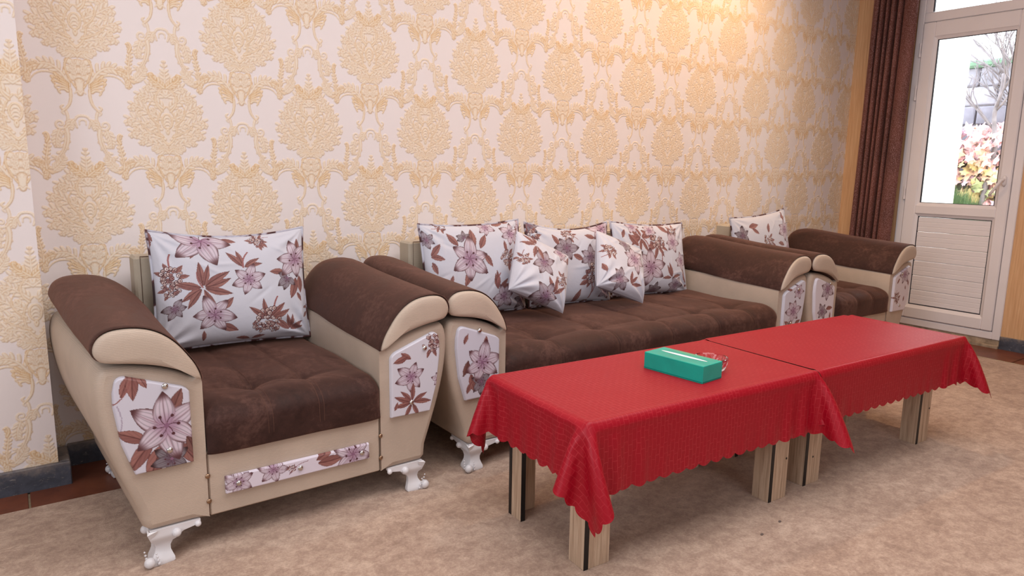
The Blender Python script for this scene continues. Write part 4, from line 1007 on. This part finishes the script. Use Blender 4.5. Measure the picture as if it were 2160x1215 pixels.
def bisample(G, gx, gy, A, Bb):
    fx = (A-gx[0])/(gx[1]-gx[0]); fy = (Bb-gy[0])/(gy[1]-gy[0]); nx, ny = len(gx), len(gy)
    i = np.clip(np.floor(fx).astype(int), 0, nx-2); j = np.clip(np.floor(fy).astype(int), 0, ny-2); u = (fx-i)[..., None]; v = (fy-j)[..., None]
    def w4(t): return [-.5*t+t*t-.5*t**3, 1-2.5*t*t+1.5*t**3, .5*t+2*t*t-1.5*t**3, -.5*t*t+.5*t**3]
    wu, wv = w4(u), w4(v); out = 0
    Gp = np.pad(G, ((1, 1), (1, 1), (0, 0)), mode='reflect', reflect_type='odd')
    for a in range(4):
        for b in range(4): out = out+wv[a]*wu[b]*Gp[j+a, i+b]
    return out
def cloth(name, T, margins, obstacles, winds, label, seed, scal=(1, 1, 1, 1), fine=.0052):
    ml, mr, mf, mb_ = margins; G, gx, gy = drape(T['W'], T['D'], ml, mr, mf, mb_, obstacles, winds, seed=seed)
    nx = int((gx[-1]-gx[0])/fine); ny = int((gy[-1]-gy[0])/fine)
    a = np.linspace(gx[0], gx[-1], nx)[None, :]; b = np.linspace(gy[0], gy[-1], ny)[:, None]; A = a+0*b; Bb = b+0*a
    def sc_(t): return .0115*(1-np.abs(np.sin(PI*t/.052))**.8)
    band = .03
    def warp(t, lo, hi, s, k0, k1):
        e = sc_(s); q0 = np.clip((lo+band-t)/band, 0, 1)*k0; q1 = np.clip((t-(hi-band))/band, 0, 1)*k1
        return t+q0*e-q1*e
    A2 = warp(A, gx[0], gx[-1], Bb, scal[0], scal[1]); B2 = warp(Bb, gy[0], gy[-1], A, scal[2], scal[3])
    V = bisample(G, gx, gy, A2, B2)
    o = mesh(name, V, gfaces(ny, nx), M['red'], None, uv=np.stack([A2, B2], -1))
    o.location = (T['x'], T['y'], 0); o.rotation_euler = (0, 0, T['rz'])
    tag(o, label, 'tablecloth', 'red scalloped tablecloths'); return o
W_, D_ = .968, .50
cloth('tablecloth', T1, (.172, .160, .200, .155), [(W_+.014, 3, -.018, D_+.02)], [(-.16, -.19, .10, 1.2, -.5), (W_+.14, -.18, .12, 1.0, -4.0)], 'red scalloped tablecloth with corner flaps over the nearest table, under the tissue box', 1)
cloth('tablecloth', T2, (.004, .160, .180, .150), [], [(W_+.15, -.17, .08, 2.0, -3.2)], 'red scalloped tablecloth over the farther table, closer to the door', 2, scal=(0, 1, 1, 1))

# ------------------------------------------------------------------ tissue box and glass dish
bx = empty('tissue_box', (1.480, -1.4275, TH+.0055), D(5.5), 'turquoise green tissue box with a white slot lying on the red cloth', 'tissue box')
def mat_box():
    t = NT('turquoise_card', .32, .45); co = t.coord(); x, y, z = t.sep(co)
    n = t.noise(t.mapping(co, (1, 1.0, 1)), 9, 3, .5, .8)
    top = t.math('GREATER_THAN', z, .0535)
    side = (1.0-((x-.041).abs())*75.0).clamp()*(1.0-((y-.0).abs())*9.0).clamp()
    c = t.ramp(n, [(.3, L4(0, 158, 142)), (.7, L4(4, 180, 160))])
    txt = t.math('GREATER_THAN', t.noise(t.mapping(co, (260, 60, 1)), 1.0, 2), .56)*t.math('LESS_THAN', (x+.030).abs(), .0055)*t.math('LESS_THAN', (y-.0).abs(), .075)
    c = t.mix((top*side*.55).clamp(), c, L4(150, 178, 96))
    c = t.mix((top*txt*.55).clamp(), c, L4(112, 168, 108))
    t.color(c); return t.m
M['boxgreen'] = mat_box()
HB = .055
m = MB().box(-.052, .052, -.112, .112, 0, HB, .0012)
m.build('carton', M['boxgreen'], bx)
# tissue seen in the slit
sl = []
for k in range(29):
    a = 2*PI*k/28 if k < 28 else 0
slot = [( .0085*math.sin(2*PI*k/28)*1.0+.006, .088*math.cos(2*PI*k/28), HB+.0006) for k in range(28)]
mesh('tissue_slot', slot+[(.006, 0, HB+.0022)], [(k, (k+1) % 28, 28) for k in range(28)], plain('white_tissue', (240, 242, 244), .8, .2, var=.02), bx)
lid = MB().box(-.0525, -.0518, -.111, .111, .004, .0052).box(-.051, .051, -.1127, -.1120, .004, .0052); lid.build('flap_edge', M['seam_green'] if 'seam_green' in M else plain('dark_green_edge', (0, 90, 84), .5, .3), bx)
# cut-glass dish behind the box
def dish(x, y):
    root = empty('glass_dish', (x, y, TH+.0052), 0, 'small clear cut-glass ashtray behind the tissue box', 'ashtray')
    prof = [(.0, .000), (.036, .000), (.043, .004), (.047, .014), (.051, .026), (.055, .038), (.055, .043), (.051, .044), (.047, .040), (.038, .018), (.030, .010), (.0, .009)]
    n = 40; V = []
    for (r_, z_) in prof:
        for k in range(n):
            rr = r_*(1+(.035 if k % 2 else -.02)*(r_ > .035 and z_ < .03)); V.append((rr*math.cos(2*PI*k/n), rr*math.sin(2*PI*k/n), z_))
    mesh('bowl', V, gfaces(len(prof), n, wc=True), M['dish'], root, smooth=False)
dish(1.590, -1.452)

# warm picture lights over the wall, above the frame
def spotlamp(x, y, z, power, tilt, label, size=125):
    root = empty('ceiling_spotlight', (x, y, z), 0, label, 'ceiling light', 'warm ceiling spotlights')
    m = MB(); n = 24
    for r_, z0, z1 in ((.045, -.002, .0),): m.tube([(0, 0, -.03), (0, 0, 0)], .045, 24)
    m.build('housing', M['white_plastic'], root, auto=40)
    l = bpy.data.lights.new('warm_lamp', 'SPOT'); l.energy = power; l.color = (1.0, .62, .30); l.spot_size = math.radians(size); l.spot_blend = .9; l.shadow_soft_size = .04
    o = bpy.data.objects.new('warm_lamp', l); col.objects.link(o); o.parent = root; o.location = (0, 0, -.04); o.rotation_euler = (math.radians(tilt), 0, 0)
spotlamp(2.30, -.50, CEIL-.001, 40, 14, 'warm ceiling spotlight over the sofa, farther from the curtain')
spotlamp(3.30, -.55, CEIL-.001, 72, 12, 'warm ceiling spotlight nearer the curtain and white door')

# ------------------------------------------------------------------ outside
struct('ground', MB().box(XR+.12, 14, -8, 6, -.3, -.05), plain('lawn_soil', (120, 128, 84), .95, .1, var=.2, vs=3))
struct('wall_outside', MB().box(XR+.12, 6.69, 0, .35, -.1, 3.6), plain('white_render', (246, 246, 248), .85, .2, var=.02))
sw = empty('block_retaining_wall', (7.5, 0, 0), 0, 'grey block retaining wall in the garden behind the door glass', 'wall')
struct_core = MB().box(7.53, 7.75, -2.4, 2.4, -.1, 2.10).build('mortar_core', plain('pale_mortar', (212, 210, 214), .9, .2, var=.1, vs=30), None)
struct_core.parent = sw; struct_core.location = (-7.5, 0, 0)
blk = []
for q in range(3):
    rr = random.Random(q); b_ = MB().box(0, .07, -.158, .158, -.086, .086, .012)
    b_.v = [(a+rr.uniform(-.006, .006), b+rr.uniform(-.004, .004), c+rr.uniform(-.004, .004)) for a, b, c in b_.v]
    blk.append(b_)
bm = [plain('block_grey_%s' % n, c, .9, .2, var=.12, vs=9, bump=.5, bs=60) for n, c in (('light', (172, 172, 184)), ('mid', (160, 160, 172)), ('dark', (148, 148, 162)))]
bmesh_ = []
for q in range(3):
    o = blk[q].build('block', bm[q], sw); bmesh_.append(o.data); bpy.data.objects.remove(o)
rr = random.Random(5)
for j in range(11):
    for i in range(-7, 8):
        o = bpy.data.objects.new('block', bmesh_[rr.randrange(3)]); col.objects.link(o); o.parent = sw
        o.location = (-.02+rr.uniform(-.012, .012), i*.33+(.165 if j % 2 else 0)+.06, .20+j*.182)
cpm = MB().box(-.08, .28, -2.4, 2.4, 2.10, 2.17, .02).build('coping', plain('green_coping', (120, 156, 132), .7, .2, var=.1), sw)
# small tree
def tree(x, y, rad, hgt, seed, label):
    root = empty('bare_tree', (x, y, 0), 0, label, 'tree', None); rr = random.Random(seed); tr = MB(); br = MB()
    pts = [(0, 0, -.1)]; p = [0, 0, 0]
    for k in range(12):
        p = [p[0]+rr.uniform(-.03, .03), p[1]+rr.uniform(-.035, .035), p[2]+hgt/12]; pts.append(tuple(p))
    c = catmull(pts, 3, closed=False); tr.tube(c, np.linspace(rad, rad*.6, len(c)), 10)
    def branch(p0, dr_, ln, r_, dep):
        q = np.array(p0, float); d_ = np.array(dr_, float); P_ = [q.copy()]
        for k in range(6):
            d_ = d_+np.array([rr.uniform(-.1, .1), rr.uniform(-.3, .3), rr.uniform(-.1, .2)]); d_ /= np.linalg.norm(d_); q = q+d_*ln/6; P_.append(q.copy())
        br.tube(P_, np.linspace(r_, r_*.45, len(P_)), 5)
        if dep:
            for k in (2, 3, 4, 5):
                if rr.random() < .85: branch(P_[k], d_+np.array([rr.uniform(-.3, .3), rr.uniform(-.9, .9), rr.uniform(-.3, .6)]), ln*.65, r_*.55, dep-1)
    for k in range(6):
        a = rr.uniform(0, 2*PI); branch(pts[9+k % 4], (math.cos(a)*.2, math.sin(a)*.7, .7), rr.uniform(.5, .9), rad*.42, 2)
    bk = plain('pale_bark', (150, 146, 152), .9, .2, var=.15, vs=20)
    tr.build('trunk', bk, root, smooth=True); br.build('branches', bk, root, smooth=True)
tree(7.05, -.10, .028, 1.98, 3, 'slim pale bare tree in front of the grey garden wall')
tree(7.20, -.30, .030, 1.9, 9, 'second bare tree trunk at the right edge of the door glass')
# ivy hedge with autumn leaves
ivm = [plain('leaf_%s' % n, c, .55, .3, var=.1, vs=30) for n, c in (('pink', (244, 206, 210)), ('rose', (236, 182, 186)), ('yellow', (240, 222, 160)), ('peach', (242, 206, 182)), ('green', (176, 190, 140)), ('mauve', (222, 194, 214)))]
def leaf_mesh(i):
    n = 10; V = [(0, 0, .010)]; rr_ = [1, .42, .78, .34, .50, .30, .50, .34, .78, .42]
    for k in range(n):
        a = PI/2+2*PI*k/n; r_ = .055*rr_[k]; V.append((r_*math.cos(a), r_*math.sin(a)-.01, -.006*(rr_[k] > .6)))
    o = mesh('leaf', V, [(0, 1+k, 1+(k+1) % n) for k in range(n)], ivm[i], None, smooth=False); me = o.data; bpy.data.objects.remove(o); return me
lm = [leaf_mesh(i) for i in range(6)]
iv = empty('ivy_hedge', (7.2, .1, 0), 0, 'pink and yellow autumn ivy hedge below the grey garden wall', 'hedge')
core = MB(); rr = random.Random(11)
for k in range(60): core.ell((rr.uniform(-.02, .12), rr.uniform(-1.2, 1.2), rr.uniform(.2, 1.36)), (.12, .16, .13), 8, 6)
core.build('dark_inner_growth', plain('ivy_core', (128, 120, 116), .9, .1, var=.3, vs=20), iv)  # grey-brown ellipsoids filling the hedge behind its leaves
def leafpose(o, x, y, z):
    o.location = (x, y, z); o.rotation_euler = (rr.uniform(.9, 1.5), rr.uniform(-.5, .5), -PI/2+rr.uniform(-.7, .7)); s = rr.uniform(1.0, 1.6); o.scale = (s, s, s)
def pickleaf(z):
    h = (z-.8)/.7
    if h > .62: return rr.choice([0, 0, 1, 0, 3, 5])
    if h > .3: return rr.choice([0, 2, 3, 2, 3, 5, 1])
    return rr.choice([2, 4, 5, 3, 4, 1])
for k in range(300):
    y_ = rr.uniform(-.36, .40); z_ = rr.uniform(.80, 1.545)
    o = bpy.data.objects.new('leaf', lm[pickleaf(z_)]); col.objects.link(o); o.parent = iv
    leafpose(o, -.18+rr.uniform(-.05, .05)+(.14*smooth01(np.array((z_-1.40)/.14)).item()), y_, z_)
ms = {}
for k in range(1500):
    y_ = rr.uniform(-1.3, 1.3); z_ = rr.uniform(.05, 1.54); i = pickleaf(z_); me = lm[i]
    R = Matrix.Rotation(-PI/2+rr.uniform(-.7, .7), 3, 'Z')@Matrix.Rotation(rr.uniform(.9, 1.5), 3, 'X'); s = rr.uniform(.8, 1.3)
    c0 = Vector((-.12+rr.uniform(-.04, .05)+(.12 if z_ > 1.45 else 0), y_, z_)); mb = ms.setdefault(i, MB())
    mb.add([tuple(R@(v.co*s)+c0) for v in me.vertices], [tuple(p.vertices) for p in me.polygons])
allm = MB(); mi = []
for i, mb in ms.items():
    allm.add(mb.v, mb.f); mi += [i]*len(mb.f)
o = allm.build('leaf_mass', None, iv); o['kind'] = 'stuff'
for m_ in ivm: o.data.materials.append(m_)
o.data.polygons.foreach_set('material_index', mi)
gr = MB()
for k in range(1500):
    y_ = rr.uniform(-.16, .22); x_ = rr.uniform(6.86, 7.0); h_ = rr.uniform(.72, 1.02)*(1-.9*max(0, .04-y_)); a = rr.uniform(-.10, .10); b = rr.uniform(-.10, .10)
    w0 = .006; gr.add([(x_, y_-w0, -.05), (x_, y_+w0, -.05), (x_+a*.5, y_+b*.4+w0*.8, h_*.65), (x_+a*.5, y_+b*.4-w0*.8, h_*.65), (x_+a, y_+b, h_)], [(0, 1, 2, 3), (3, 2, 4)])
o = gr.build('tall_grass', plain('fresh_grass', (112, 150, 104), .7, .2, var=.2, vs=6)); tag(o, 'tall green grass below the ivy outside the door', 'grass', None, 'stuff')
